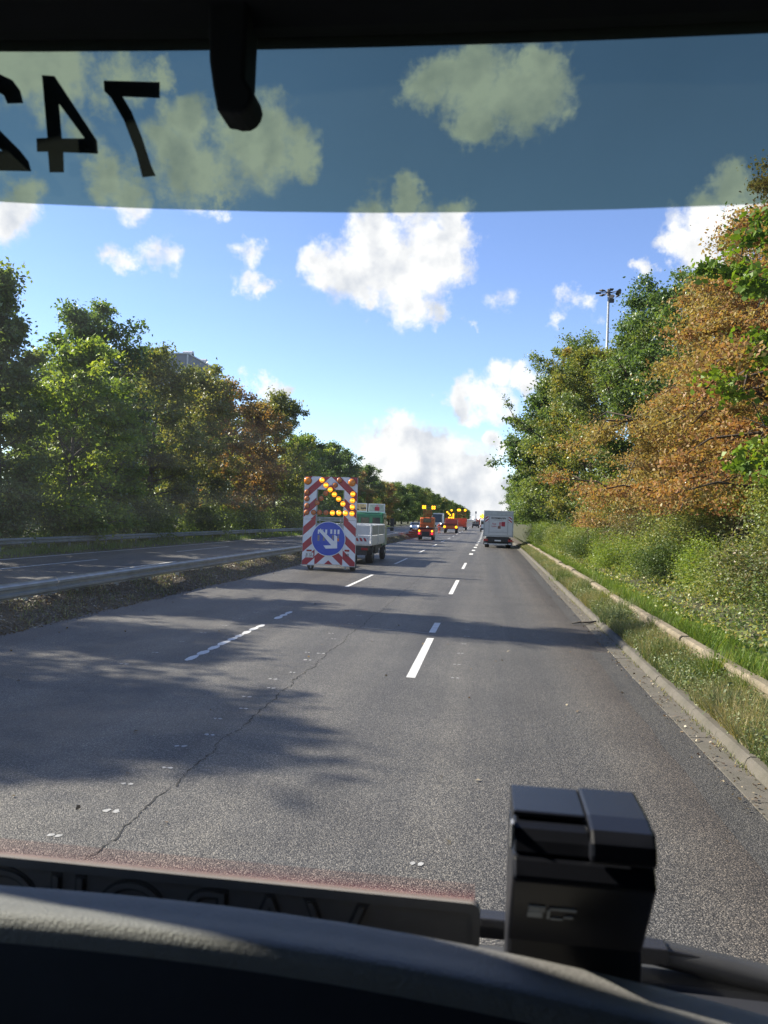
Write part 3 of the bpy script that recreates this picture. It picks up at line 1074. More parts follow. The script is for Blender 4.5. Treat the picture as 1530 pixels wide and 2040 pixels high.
guard_rail('guard_rail', 'long galvanised guard rail on the leaf-strewn median strip', -9.42, -4, 130, 0.76, 1, M['steel'], True)
guard_rail('guard_rail', 'weathered guard rail on the far side below the left trees', -22.2, 4, 150, 0.76, 1, M['oldsteel'])

# ================================================================== FOLIAGE
def leaf_quads(rs, P, size, up=0.5, aspect=0.6, droop=0.0):
    n = len(P)
    nr = rs.normal(size=(n, 3))
    nr[:, 2] += up
    nr /= np.linalg.norm(nr, axis=1, keepdims=True)
    a = rs.normal(size=(n, 3))
    a[:, 2] -= droop
    a -= nr * np.sum(a * nr, axis=1, keepdims=True)
    a /= np.linalg.norm(a, axis=1, keepdims=True) + 1e-9
    b = np.cross(nr, a)
    s = (size * rs.uniform(0.6, 1.35, size=n))[:, None]
    v = np.empty((n, 4, 3))
    v[:, 0] = P - a * s * 0.5
    v[:, 2] = P + a * s * 0.5
    v[:, 1] = P + b * s * aspect * 0.5 + nr * s * 0.10 - a * s * 0.08
    v[:, 3] = P - b * s * aspect * 0.5 + nr * s * 0.10 - a * s * 0.08
    return v.reshape(-1, 3)


CLUMP = 0.66


def tree_data(seed, H, spread, r0, base, n_limb, n_leaf, leaf, crown_mat, bark='bark', shape='round', up=0.5, sig=0.45, droop=0.0, flat=1.0, lean=0.0, aspect=0.6, limb_up=1.0, nsub=7, tintamp=0.62):
    """trunk mesh with limbs, crown mesh of leaves along the twigs"""
    rs = np.random.RandomState(seed)
    mb = MB()
    npt = 9
    tr = []
    j = np.zeros(2)
    for i in range(npt):
        t = i / (npt - 1)
        j = j + rs.normal(size=2) * 0.02 * H * 0.5
        tr.append(np.array([j[0] * t + lean * t * t, j[1] * t, H * 0.93 * t]))
    rad = [r0 * (1.25 if i == 0 else 1.0) * (1 - 0.9 * i / (npt - 1)) for i in range(npt)]
    mb.tube(tr, rad, 8)
    tr = np.array(tr)

    def on_trunk(t):
        q = t * (npt - 1)
        i = min(int(q), npt - 2)
        return tr[i] + (tr[i + 1] - tr[i]) * (q - i)
    cl, cw = [], []
    az0 = rs.uniform(0, 6.28)
    for i in range(n_limb):
        t = base + (0.985 - base) * ((i + rs.uniform(0, 0.8)) / n_limb)
        s0 = on_trunk(t)
        tt = (t - base) / (1 - base)
        if shape == 'round':
            ln = spread * (0.45 + 0.75 * math.sin(math.pi * min(1, tt * 0.9 + 0.12)) ** 0.8)
        elif shape == 'tall':
            ln = spread * (1.0 - 0.72 * tt) * (0.75 + 0.25 * min(1, tt * 5))
        elif shape == 'dome':
            ln = spread * (1 - min(1, tt) ** 1.5) ** 0.8
        else:
            ln = spread * (0.98 - 0.62 * tt ** 0.8) * (0.8 + 0.2 * min(1, tt * 6))
        ln *= rs.uniform(0.68, 1.18)
        az = az0 + i * 2.39996 + rs.normal() * 0.35
        el = (0.15 + 0.95 * tt ** 1.3) * limb_up + rs.normal() * 0.12
        d = np.array([math.cos(az) * math.cos(el), math.sin(az) * math.cos(el), math.sin(el)])
        pts = [s0]
        m = 6
        for k in range(m):
            d = d + np.array([0, 0, (0.07 if droop == 0 else -droop * 0.12)]) + rs.normal(size=3) * 0.10
            d /= np.linalg.norm(d)
            nx = pts[-1] + d * ln / m
            nx[2] = max(nx[2], 0.12 * H)
            pts.append(nx)
        rr = max(0.02, r0 * 0.42 * (1 - 0.75 * t) * (ln / spread))
        mb.tube(pts, [rr * (1 - 0.82 * k / m) for k in range(m + 1)], 5, caps=False)
        pts = np.array(pts)
        cl.append(pts[-1])
        cw.append(1.0)
        for k in range(nsub):
            q = 0.28 + 0.72 * (k + rs.uniform(0, 0.9)) / nsub
            w = q * m
            a = min(int(w), m - 1)
            p = pts[a] + (pts[a + 1] - pts[a]) * (w - a)
            dd = pts[a + 1] - pts[a]
            dd = dd / np.linalg.norm(dd)
            sd_ = rs.normal(size=3) * np.array([1, 1, 0.55 * flat])
            sd_ = dd * 0.55 + sd_ / np.linalg.norm(sd_) * 0.95
            sd_ /= np.linalg.norm(sd_)
            l2 = ln * rs.uniform(0.22, 0.42)
            e1 = p + sd_ * l2 * 0.5 + rs.normal(size=3) * 0.05 * l2
            e2 = p + sd_ * l2 + rs.normal(size=3) * 0.1 * l2 + np.array([0, 0, -droop * 0.25 * l2])
            mb.tube([p, e1, e2], [rr * 0.34, rr * 0.22, rr * 0.08], 4, caps=False)
            for f in (0.35, 0.6, 0.8, 1.0):
                cl.append(p + (e2 - p) * f)
                cw.append(0.7 + 0.5 * f)
    cl = np.array(cl)
    cw = np.array(cw)
    # clump weights vary, so the crown has gaps and thick places
    cw = cw * rs.uniform(0.05, 1.0, size=len(cw)) ** 1.6
    idx = rs.choice(len(cl), size=n_leaf, p=cw / cw.sum())
    sg = sig * CLUMP * rs.uniform(0.5, 1.4, size=len(cl))
    P = cl[idx] + rs.normal(size=(n_leaf, 3)) * sg[idx][:, None] * np.array([1, 1, 0.75 * flat])
    lowl = P[:, 2] < 0.9
    P[lowl, 2] = 0.9 + rs.uniform(0, 1.6, size=int(lowl.sum())) ** 1.5
    ph = rs.uniform(0, 6.28, 6)
    region = 0.5 + 0.28 * np.sin(P[:, 0] * 0.8 + ph[0] + P[:, 2] * 0.5) + 0.22 * np.sin(P[:, 2] * 1.1 + ph[1] - P[:, 1] * 0.7)
    ct = rs.uniform(0, 1, size=len(cl))
    tint = np.clip(0.30 * ct[idx] + (tintamp - 0.30) * region + (1 - tintamp) * rs.uniform(0, 1, n_leaf), 0, 1)
    crown = mesh_np('crown', leaf_quads(rs, P, leaf, up, aspect, droop), 4, M[crown_mat], tint)
    me = bpy.data.meshes.new('trunk')
    me.from_pydata(mb.v, [], mb.f)
    me.polygons.foreach_set('use_smooth', [True] * len(mb.f))
    me.materials.append(M[bark])
    return me, crown


def plant_tree(data, name, label, loc, rz=0.0, sc=1.0, group=None, szz=1.0):
    t = thing(name, label, 'tree', loc, rz, group)
    t.scale = (sc, sc, sc * szz)
    link('trunk', data[0], t)
    link('crown', data[1], t)
    return t


LEFT = 'trees along the far side of the opposite carriageway'
RIGHT = 'trees on the right bank'
# --- left tree wall: a dozen different trees, front row
T = {}
T['feather'] = tree_data(11, 15.0, 3.4, 0.20, 0.10, 34, 24000, 0.25, 'leaf_green', shape='tall', sig=0.42, limb_up=1.2)
T['oak'] = tree_data(12, 16.0, 4.2, 0.34, 0.17, 30, 22000, 0.29, 'leaf_dark', 'bark2', sig=0.55)
T['linden'] = tree_data(13, 14.0, 3.9, 0.26, 0.17, 30, 22000, 0.28, 'leaf_olive', sig=0.5)
T['limey'] = tree_data(14, 12.0, 3.4, 0.2, 0.06, 28, 19000, 0.26, 'leaf_lime', sig=0.46)
T['turning'] = tree_data(15, 14.0, 4.0, 0.25, 0.17, 30, 22000, 0.27, 'leaf_mixed', sig=0.5)
T['brown'] = tree_data(16, 13.5, 3.9, 0.25, 0.17, 30, 21000, 0.27, 'leaf_brown', sig=0.5)
T['dark2'] = tree_data(17, 15.0, 4.2, 0.3, 0.05, 30, 26000, 0.32, 'leaf_dark', sig=0.6)
T['green2'] = tree_data(18, 14.0, 4.4, 0.28, 0.05, 28, 24000, 0.32, 'leaf_green', sig=0.6)

left = [
    # kind, name, x, y, scale, zscale, label
    ('linden', 'linden_tree', -26.0, -6, 0.9, 0.9, 'leafy green tree behind the far rail, beside the vehicle'),
    ('oak', 'oak_tree', -26.2, 2, 0.82, 0.9, 'dark broad tree behind the far rail, left of the picture'),
    ('turning', 'tree', -24.4, 12.0, 1.07, 1.0, 'green and yellow tree behind the far rail, left of the picture'),
    ('linden', 'linden_tree', -24.8, 17, 0.95, 1.0, 'green tree behind the far rail, just outside the left edge'),
    ('feather', 'birch_tree', -24.6, 21.5, 1.3, 1.0, 'tall slim feathery tree outside the left edge of the picture'),
    ('feather', 'birch_tree', -25.4, 37.2, 1.02, 0.96, 'tall feathery green tree at the left edge of the trees'),
    ('feather', 'birch_tree', -25.4, 28.5, 1.15, 1.0, 'tallest feathery tree cut by the left edge of the picture'),
    ('limey', 'linden_tree', -24.2, 42.0, 0.98, 0.98, 'yellowish green bushy tree beside the tall feathery tree'),
    ('oak', 'oak_tree', -26.6, 49.5, 0.98, 0.98, 'dark oak with the highest broad crown in the left row'),
    ('limey', 'maple_tree', -23.9, 46.2, 0.85, 1.0, 'bright yellow green tree in front of the dark oak'),
    ('linden', 'linden_tree', -25.2, 55.5, 1.0, 0.98, 'green tree right of the tall dark oak'),
    ('turning', 'tree', -24.9, 62.8, 0.99, 1.0, 'yellowing tree in front of the grey tower block'),
    ('brown', 'tree', -25.3, 71.0, 1.04, 1.02, 'browning tree right of the grey tower block'),
    ('brown', 'tree', -24.6, 79.5, 1.0, 1.0, 'brown green tree with ragged top above the left row'),
    ('linden', 'linden_tree', -25.0, 88.5, 1.02, 1.08, 'slender green tree with pointed top before the dark trees'),
    ('limey', 'maple_tree', -24.4, 97.5, 1.02, 1.0, 'pale lime green tree above the striped warning trailer'),
    ('dark2', 'dark_tree', -25.0, 106.5, 0.92, 0.95, 'dark tree behind the top of the warning trailer'),
    ('dark2', 'dark_tree', -24.6, 117, 0.95, 0.92, 'dark round tree right of the warning trailer top'),
    ('dark2', 'dark_tree', -24.6, 129, 0.95, 0.90, 'dark tree above the green cab of the work lorry'),
    ('brown', 'tree', -24.8, 141, 0.95, 0.86, 'reddish brown tree among the dark trees above the lorry'),
    ('dark2', 'dark_tree', -24.4, 153, 0.95, 0.86, 'last tall dark tree before the low hazy trees'),
]
for k, nm, x, y, s, zs, lab in left:
    plant_tree(T[k], nm, lab, (x, y, 0.0), (x * 7 + y * 3.1) % 6.28, s, LEFT, zs)
far_left = [
    ('turning', 166, 0.9, 0.80, 'golden brown tree beyond the last tall dark tree'),
    ('brown', 178, 0.9, 0.82, 'brown tree left of the lattice light mast'),
    ('green2', 192, 0.9, 0.8, 'green tree behind the lattice light mast'),
    ('dark2', 206, 0.95, 0.78, 'dark tree behind the oncoming lorry'),
    ('green2', 222, 0.95, 0.8, 'green tree above the orange flatbed with the light arrow'),
    ('dark2', 240, 1.0, 0.8, 'far dark tree above the twin lamps of the red lorry'),
    ('green2', 258, 1.0, 0.85, 'far green tree near the end of the road'),
    ('turning', 280, 1.0, 0.85, 'farthest yellowing tree at the end of the left row'),
    ('green2', 305, 1.1, 0.85, 'farthest green tree at the end of the left row'),
]
for k, y, s, zs, lab in far_left:
    plant_tree(T[k], 'tree', lab, (-24.2, y, rise(y)), (y * 2.7) % 6.28, s, LEFT, zs)
for i in range(24):
    y = 332 + i * 25
    plant_tree(T[['green2', 'dark2', 'turning', 'green2', 'dark2'][i % 5]], 'tree', 'tiny distant tree in the row where the road vanishes', (-24.0 + (i % 3), y, rise(y) * 0.8), (y * 2.7) % 6.28, 1.0, 'tiny distant trees where the road vanishes', 0.85)
# second row closes the wall
for i, y in enumerate([24, 34, 40, 47, 58, 76, 93, 104, 114, 123, 135, 147, 160, 175, 190, 205]):
    k = ['green2', 'dark2', 'turning', 'green2'][i % 4]
    plant_tree(T[k], 'tree', 'half hidden tree of the second row behind the left trees', (-30.5 - (i % 3) * 1.2, y, 0.2), (y * 1.9) % 6.28, 0.88 if y < 60 else 0.84, 'second row of trees on the left', 0.86)


# --- bushes
def bush_data(seed, w, h, n_leaf, leaf, m, sig=0.13, up=0.5):
    rs = np.random.RandomState(seed)
    mb = MB()
    cl = []
    for i in range(26):
        az = rs.uniform(0, 6.28)
        el = rs.uniform(0.15, 1.5)
        ln = h * rs.uniform(0.75, 1.12)
        d = np.array([math.cos(az) * math.cos(el) * w / h * 0.62, math.sin(az) * math.cos(el) * w / h * 0.62, math.sin(el)])
        pts = [np.array([rs.normal() * 0.1, rs.normal() * 0.1, 0])]
        for k in range(4):
            pts.append(pts[-1] + d * ln / 4 + rs.normal(size=3) * 0.04 * ln)
        mb.tube(pts, [0.022, 0.018, 0.013, 0.009, 0.004], 4, caps=False)
        for k in range(2, 5):
            for q in range(4):
                cl.append(pts[k] + rs.normal(size=3) * 0.16 * ln)
    cl = np.array(cl)
    cw = rs.uniform(0.2, 1.5, len(cl))
    idx = rs.choice(len(cl), size=n_leaf, p=cw / cw.sum())
    P = cl[idx] + rs.normal(size=(n_leaf, 3)) * sig * h
    P[:, 2] = np.abs(P[:, 2]) + 0.02
    ct = rs.uniform(0, 1, len(cl))
    tint = np.clip(0.45 * ct[idx] + 0.55 * rs.uniform(0, 1, n_leaf), 0, 1)
    crown = mesh_np('foliage', leaf_quads(rs, P, leaf, up), 4, M[m], tint)
    me = bpy.data.meshes.new('stems')
    me.from_pydata(mb.v, [], mb.f)
    me.materials.append(M['bark2'])
    return me, crown


def plant_bush(d, label, loc, rz, sc, group, name='bush', sz=1.0):
    t = thing(name, label, 'bush', loc, rz, group)
    t.scale = (sc, sc, sc * sz)
    link('stems', d[0], t)
    link('foliage', d[1], t)
    return t


B = {
    'ol': bush_data(31, 2.3, 1.9, 22000, 0.07, 'leaf_bush'),
    'ye': bush_data(32, 2.2, 1.8, 20000, 0.07, 'leaf_lime'),
    'dk': bush_data(33, 2.4, 1.9, 22000, 0.07, 'leaf_ivy'),
    'br': bush_data(34, 2.2, 1.8, 20000, 0.07, 'leaf_bramble'),
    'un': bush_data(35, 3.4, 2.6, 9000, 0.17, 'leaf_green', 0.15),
    'ul': bush_data(36, 3.4, 2.4, 9000, 0.17, 'leaf_lime', 0.15),  # lime leaf colour imitates sunlight reaching between the left trunks
}
RB = 'bushes on the right bank'
rb = [
    ('br', 6.0, 10.6, 0.92, 'brownish bramble bush by the wall at the right edge of the picture'),
    ('dk', 7.6, 12.6, 1.05, 'dark ivy covered bush under the dark branches at the right edge'),
    ('dk', 5.6, 13.6, 0.90, 'dark green ivy mound above the bright grass by the wall'),
    ('br', 6.4, 16.0, 1.0, 'speckled olive bush under the autumn tree'),
    ('ol', 5.6, 18.2, 0.85, 'pale olive bush behind the wall under the autumn tree'),
    ('ye', 5.5, 20.6, 0.92, 'bush with bright yellow leaves behind the wall'),
    ('ol', 7.4, 20.0, 1.05, 'dense olive bush below the drooping autumn leaves'),
    ('dk', 5.4, 23.4, 0.86, 'rounded dark green bush beside the yellow bush'),
    ('ol', 6.6, 25.5, 1.05, 'tall olive bush below the left side of the autumn tree'),
    ('ye', 5.3, 27.0, 0.88, 'yellow green bush midway along the wall'),
    ('ye', 5.2, 30.0, 0.90, 'second yellow bush midway along the wall'),
    ('br', 6.4, 32.0, 1.1, 'brownish bush in front of the trunk of the green trees'),
    ('ye', 5.2, 33.6, 0.92, 'yellow green bush towards the parked box truck'),
    ('dk', 5.1, 37.5, 0.95, 'dark bush towards the box truck'),
    ('ol', 5.2, 42.0, 1.0, 'olive bush near the far end of the wall'),
    ('ye', 5.4, 47.5, 1.05, 'pale yellow bush near the far end of the wall'),
    ('ol', 5.1, 54.0, 1.05, 'bush close behind the box truck shadow'),
    ('dk', 5.0, 61.0, 1.1, 'dark bush beside the box truck'),
    ('ye', 5.2, 68.5, 1.2, 'yellow green bush right of the box truck'),
    ('dk', 5.4, 76.0, 1.25, 'bush ahead of the box truck'),
    ('br', 7.8, 28.0, 1.25, 'tall bush higher on the bank under the autumn tree'),
    ('dk', 8.2, 36.0, 1.35, 'tall dark bush higher on the bank under the green trees'),
    ('ol', 8.0, 46.0, 1.4, 'tall olive bush higher on the bank beside the trunks'),
    ('dk', 7.8, 58.0, 1.5, 'tall bush on the bank below the dense green trees'),
    ('br', 9.4, 16.5, 1.35, 'tall bush behind the dark branches at the right edge'),
    ('dk', 9.6, 22.5, 1.4, 'tall dark bush behind the autumn tree trunk'),
]
for k, x, y, s, lab in rb:
    ex = x - 2.4
    plant_bush(B[k], lab, (x, y, bank_z(ex, y) - 0.06), (x * 3.3 + y) % 6.28, s * (0.86 if x < 6.2 else 1.0), RB, sz=0.72 if x < 5.7 else 0.9 if x < 6.8 else 1.05)
for i, y in enumerate([4, 12, 20, 26, 31, 36, 41, 46, 51, 57, 63, 69, 75, 82, 89, 96, 104, 112, 121, 130, 140, 150, 162]):
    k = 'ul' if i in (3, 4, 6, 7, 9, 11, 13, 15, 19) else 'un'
    lab = 'lime bush coloured as lit between the trunks of the left trees' if k == 'ul' else 'shaded bush below the left trees behind the far rail'
    plant_bush(B[k], lab, (-24.0 - (i % 2) * 0.9, y, 0.1), (y * 2.2) % 6.28, 1.05, 'bushes below the left trees')

# --- right trees
beech = tree_data(51, 12.6, 8.3, 0.44, 0.15, 66, 270000, 0.105, 'leaf_beech', 'bark2', shape='dome', sig=0.40, droop=0.8, flat=0.6, up=0.7, limb_up=0.42, nsub=9, lean=-0.3)
plant_tree(beech, 'beech_tree', 'big autumn tree with copper and yellow leaves on the right bank', (10.9, 27.5, bank_z(7.9, 28)), 2.5, 1.13, RIGHT)
beech2 = tree_data(52, 8.8, 5.4, 0.25, 0.18, 40, 110000, 0.105, 'leaf_beech', 'bark2', shape='dome', sig=0.46, droop=0.8, flat=0.6, up=0.7, limb_up=0.45, nsub=8)
plant_tree(beech2, 'beech_tree', 'second copper leaved tree behind and left of the big one', (9.4, 35.5, bank_z(6.0, 37)), 1.4, 0.95, RIGHT)
mp = tree_data(53, 8.2, 3.5, 0.16, 0.22, 24, 30000, 0.155, 'leaf_maple', 'bark', shape='round', sig=0.34, flat=0.7, aspect=0.85, up=0.7)
plant_tree(mp, 'maple_tree', 'young maple with large bright green leaves at the right edge', (8.9, 17.6, bank_z(6.0, 17)), 2.0, 0.96, RIGHT)
dk = tree_data(54, 17.5, 4.6, 0.36, 0.30, 28, 36000, 0.21, 'leaf_dark', 'bark2', sig=0.5)
plant_tree(dk, 'oak_tree', 'tall dark oak rising behind the copper tree to the tinted strip', (14.4, 36.0, 1.9), 1.0, 1.0, RIGHT)
plant_tree(dk, 'oak_tree', 'dark oak crown showing above the copper tree near the light mast', (10.3, 50.5, 1.8), 2.6, 0.9, RIGHT)
plant_tree(dk, 'oak_tree', 'dark oak top between the mast side oak and the tallest oak', (12.2, 42.0, 1.8), 4.2, 0.8, RIGHT)
gr = tree_data(55, 16.5, 5.0, 0.34, 0.08, 34, 52000, 0.21, 'leaf_green', 'bark2', sig=0.5)
plant_tree(gr, 'maple_tree', 'big mid green tree leaning over the box truck', (7.6, 71.0, 1.2), 0.0, 1.0, RIGHT)
tg = tree_data(56, 16.0, 4.4, 0.3, 0.08, 32, 40000, 0.21, 'leaf_mixed', 'bark2', sig=0.48)
plant_tree(tg, 'maple_tree', 'green tree with browning top left of the copper tree', (7.8, 60.0, 1.2), 1.0, 0.9, RIGHT)
plant_tree(gr, 'maple_tree', 'dark green tree between browning tree and copper tree', (9.6, 52.0, 1.5), 2.2, 0.82, RIGHT)
plant_tree(T['dark2'], 'dark_tree', 'dark tree overhanging the road beyond the box truck', (6.4, 82.0, 1.0), 0.3, 1.05, RIGHT)
plant_tree(T['green2'], 'tree', 'green tree farther along the bank past the box truck', (7.4, 96.0, 1.0), 1.3, 1.0, RIGHT)
for i, y in enumerate([112, 130, 150, 172, 196, 224]):
    plant_tree(T['dark2' if i % 2 else 'green2'], 'tree', 'distant tree in the row beyond the box truck', (8.6 + i * 0.2, y, 1.0), i * 1.3, 0.95, 'distant trees beyond the box truck')
for i, (x, y) in enumerate(((12.5, 4), (13.5, 14), (15, 24), (15.5, 44), (14.5, 62))):
    plant_tree(T['green2' if i % 2 else 'turning'], 'tree', 'tree deeper in the wood behind the right bank', (x, y, 1.9), i * 1.1, 0.85, 'trees deeper in the wood on the right')


# --- grasses, weeds, litter
def blades(rs, P, h, lean=0.45, wid=0.016):
    n = len(P)
    az = rs.uniform(0, 6.28, n)
    hh = h * rs.uniform(0.5, 1.3, n)
    le = rs.uniform(0.1, lean * 2, n) * hh
    side = np.stack([np.cos(az), np.sin(az), np.zeros(n)], 1) * (wid * rs.uniform(0.6, 1.4, n))[:, None]
    d = np.stack([-np.sin(az) * le, np.cos(az) * le, hh], 1)
    v = np.empty((n, 3, 3))
    v[:, 0] = P - side
    v[:, 1] = P + side
    v[:, 2] = P + d
    return v.reshape(-1, 3)


def scatter(rs, n, x0, x1, y0, y1, zf, near=True, follow=True, clump=0.0, seed=0):
    """points on a strip, denser nearer the camera"""
    u = rs.uniform(0, 1, n)
    y = y0 + (y1 - y0) * (u ** 2.0 if near else u)
    x = rs.uniform(x0, x1, n)
    if clump:
        k = np.array([vnoise(a * 2.2, b * 1.6, seed) for a, b in zip(x, y)])
        keep = rs.uniform(-1, 1, n) * 0.6 + k * clump > -0.25
        x, y = x[keep], y[keep]
    X = x + (np.array([edge_x(v) for v in y]) if follow else 0)
    z = np.array([zf(a, b) + rise(b) for a, b in zip(x, y)])
    return np.stack([X, y, z], 1), x, y


rs = np.random.RandomState(77)
P, px, py = scatter(rs, 115000, 0.36, 1.06, 3.5, 75, verge_z, clump=0.8, seed=1)
g = np.array([vnoise(a * 1.3, b * 1.1, 4) for a, b in zip(px, py)])
hgt = 0.11 + 0.12 * (g > 0.1) + 0.07 * rs.uniform(size=len(P))
me = mesh_np('verge_grass', blades(rs, P, hgt, 0.6, 0.006), 3, M['blade'], np.clip(0.36 + 0.34 * g + rs.normal(size=len(P)) * 0.24, 0, 1))
tag(link('verge_grass', me), 'dry straw and green grass growing on the narrow verge', 'grass', kind='stuff')
P, px, py = scatter(rs, 60000, 0.34, 1.02, 3.5, 70, verge_z, clump=1.0, seed=9)
P[:, 2] += rs.uniform(0.0, 0.24, len(P))
me = mesh_np('verge_weeds', leaf_quads(rs, P, 0.042, 0.7, 0.5), 4, M['paleweed'], rs.uniform(0, 1, len(P)))
tag(link('verge_weeds', me), 'small leafy weeds among the grass on the narrow verge', 'weeds', kind='stuff')
P, px, py = scatter(rs, 42000, 1.16, 1.95, 3.5, 75, bank_z, clump=0.7, seed=2)
fade = np.clip((2.0 - px) / 0.8, 0.15, 1)
me = mesh_np('bank_grass', blades(rs, P, 0.20 * fade + 0.05, 0.7, 0.010), 3, M['freshgrass'], np.clip(rs.normal(size=len(P)) * 0.25 + 0.45, 0, 1))
tag(link('bank_grass', me), 'fresh bright green grass along the top of the low wall', 'grass', kind='stuff')
P, px, py = scatter(rs, 100000, 1.4, 7.5, 5, 80, bank_z, clump=0.4, seed=3)
P[:, 2] += rs.uniform(0.0, 0.35, len(P))
me = mesh_np('ground_ivy', leaf_quads(rs, P, 0.075, 0.8), 4, M['leaf_bush'], rs.uniform(0, 1, len(P)))
tag(link('ground_ivy', me), 'low brambles and ivy covering the bank between the bushes', 'undergrowth', kind='stuff')
P, px, py = scatter(rs, 22000, -9.6, -8.45, 6, 80, median_z, follow=False)
P[:, 2] += rs.uniform(0.0, 0.03, len(P))
me = mesh_np('fallen_leaves', leaf_quads(rs, P, 0.06, 2.2, 0.7), 4, M['fallen'], rs.uniform(0, 1, len(P)) ** 1.5)
tag(link('fallen_leaves', me), 'brown fallen leaves lying on the median strip', 'leaves', kind='stuff')
P, px, py = scatter(rs, 17000, -10.2, -8.55, 6, 90, median_z, follow=False, clump=1.4, seed=6)
me = mesh_np('median_grass', blades(rs, P, 0.09, 0.6, 0.012), 3, M['blade'], np.clip(rs.normal(size=len(P)) * 0.25 + 0.3, 0, 1))
tag(link('median_grass', me), 'thin grass tufts growing through the leaves under the guard rail', 'grass', kind='stuff')
P, px, py = scatter(rs, 26000, -24, -20.7, 18, 170, farverge_z, follow=False, clump=0.6, seed=8)
me = mesh_np('far_verge_grass', blades(rs, P, 0.28, 0.5, 0.03), 3, M['freshgrass'], np.clip(rs.normal(size=len(P)) * 0.25 + 0.3, 0, 1))
tag(link('far_verge_grass', me), 'rough grass below the far guard rail', 'grass', kind='stuff')
P, px, py = scatter(rs, 2600, 0.18, 0.30, 3.5, 45, lambda x, y: 0.026, clump=1.2, seed=12)
me = mesh_np('gutter_weeds', blades(rs, P, 0.05, 0.7, 0.005), 3, M['blade'], rs.uniform(0.1, 0.8, len(P)))
tag(link('gutter_weeds', me), 'tiny weeds growing along the joint between gutter and kerb', 'weeds', kind='stuff')
P, px, py = scatter(rs, 1500, -0.12, 0.3, 3.5, 40, lambda x, y: 0.03)
me = mesh_np('gutter_litter', leaf_quads(rs, P, 0.035, 2.5, 0.7), 4, M['fallen'], rs.uniform(0, 1, len(P)))
tag(link('gutter_litter', me), 'dry leaf litter washed into the gutter', 'leaves', kind='stuff')
# a few leaves blown on to the asphalt
P = np.stack([rs.uniform(-8.3, 2.4, 260), 5 + 30 * rs.uniform(0, 1, 260) ** 1.3, np.full(260, 0.012)], 1)
P[:110, 0] = -8.4 + np.abs(rs.normal(size=110)) * 0.5
me = mesh_np('leaves_on_road', leaf_quads(rs, P, 0.05, 3.0, 0.7), 4, M['fallen'], rs.uniform(0.2, 1, len(P)))
tag(link('leaves_on_road', me), 'scattered dry leaves on the asphalt', 'leaves', kind='stuff')


def weed(label, x, y, h, w, m, n=420, name='weed_clump'):
    r_ = np.random.RandomState(int(x * 100 + y * 17) % 9999)
    t = thing(name, label, 'weed', (x, y, verge_z(x - edge_x(y), y) - 0.01), 0.0, 'weed clumps on the verge')
    Q = r_.normal(size=(n, 3)) * np.array([w * 0.28, w * 0.28, 0])
    v = blades(r_, Q, h, 0.55, 0.008)
    link('leaf_blades', mesh_np('leaf_blades', v, 3, M[m], r_.uniform(0, 1, n)), t)
    Q = np.abs(r_.normal(size=(n, 3))) * np.array([w * 0.25, w * 0.25, h * 0.4]) * np.where(r_.uniform(size=(n, 3)) > 0.5, 1, -1)
    Q[:, 2] = np.abs(Q[:, 2])
    link('leaves', mesh_np('leaves', leaf_quads(r_, Q, 0.05, 0.4, 0.45), 4, M[m], r_.uniform(0, 1, n)), t)


weed('bushy dark green weed clump hanging over the kerb near the box device', 2.95, 9.6, 0.24, 0.34, 'bluegreen', 700)
weed('grey green weed clump on the kerb by the fallen branch', 2.98, 18.0, 0.30, 0.5, 'bluegreen', 600)
weed('tall yellow green weed leaning against the wall', 3.25, 11.2, 0.42, 0.3, 'freshgrass')
weed('blue green weed clump at the right edge of the picture', 2.98, 7.3, 0.26, 0.36, 'bluegreen', 600)
weed('green weed clump nearest the kerb below the wall gap', 3.05, 13.4, 0.28, 0.5, 'leaf_ivy')
weed('straggling weeds drooping over the wall top near the right edge', 3.42, 10.2, 0.34, 0.5, 'freshgrass')
weed('pale weeds standing against the wall halfway along', 3.36, 18.6, 0.42, 0.6, 'paleweed')
weed('pale weeds against the wall beyond the fallen branch', 3.4, 25.6, 0.42, 0.7, 'paleweed')
weed('dark weed growing in a gap of the wall', 3.42, 15.6, 0.36, 0.35, 'leaf_ivy')
weed('brown green weed in the wall gap near the far end', 3.38, 21.4, 0.38, 0.4, 'leaf_bush')
weed('green weed clump in the shade beside the far kerb', 3.1, 30.2, 0.36, 0.6, 'leaf_ivy')

br = thing('fallen_branch', 'small dead branch lying across the gutter', 'branch', (2.2, 18.45, 0.03))
MB().tube([(-0.12, -0.03, 0), (0.1, 0.06, 0.03), (0.3, 0.12, 0.025), (0.55, 0.26, 0.06)], [0.012, 0.026, 0.03, 0.014], 6).build('stick', M['bark'], br, True)
MB().tube([(0.1, 0.06, 0.03), (0.22, -0.05, 0.06), (0.36, -0.1, 0.05)], [0.015, 0.012, 0.006], 5).build('twig', M['bark'], br, True)
lt = MB()
lt.add([(0, 0, 0), (0.12, 0.02, 0.05), (0.2, 0.1, 0.01), (0.1, 0.16, 0.06), (-0.03, 0.1, 0.03), (0.08, 0.08, 0.09)], [(0, 1, 5), (1, 2, 5), (2, 3, 5), (3, 4, 5), (4, 0, 5)])
lo = lt.build('litter_scrap', M['inkred'])
lo.location = (4.35, 12.3, bank_z(2.0, 12) + 0.08)
tag(lo, 'crumpled red scrap of litter in the grass above the wall', 'litter')

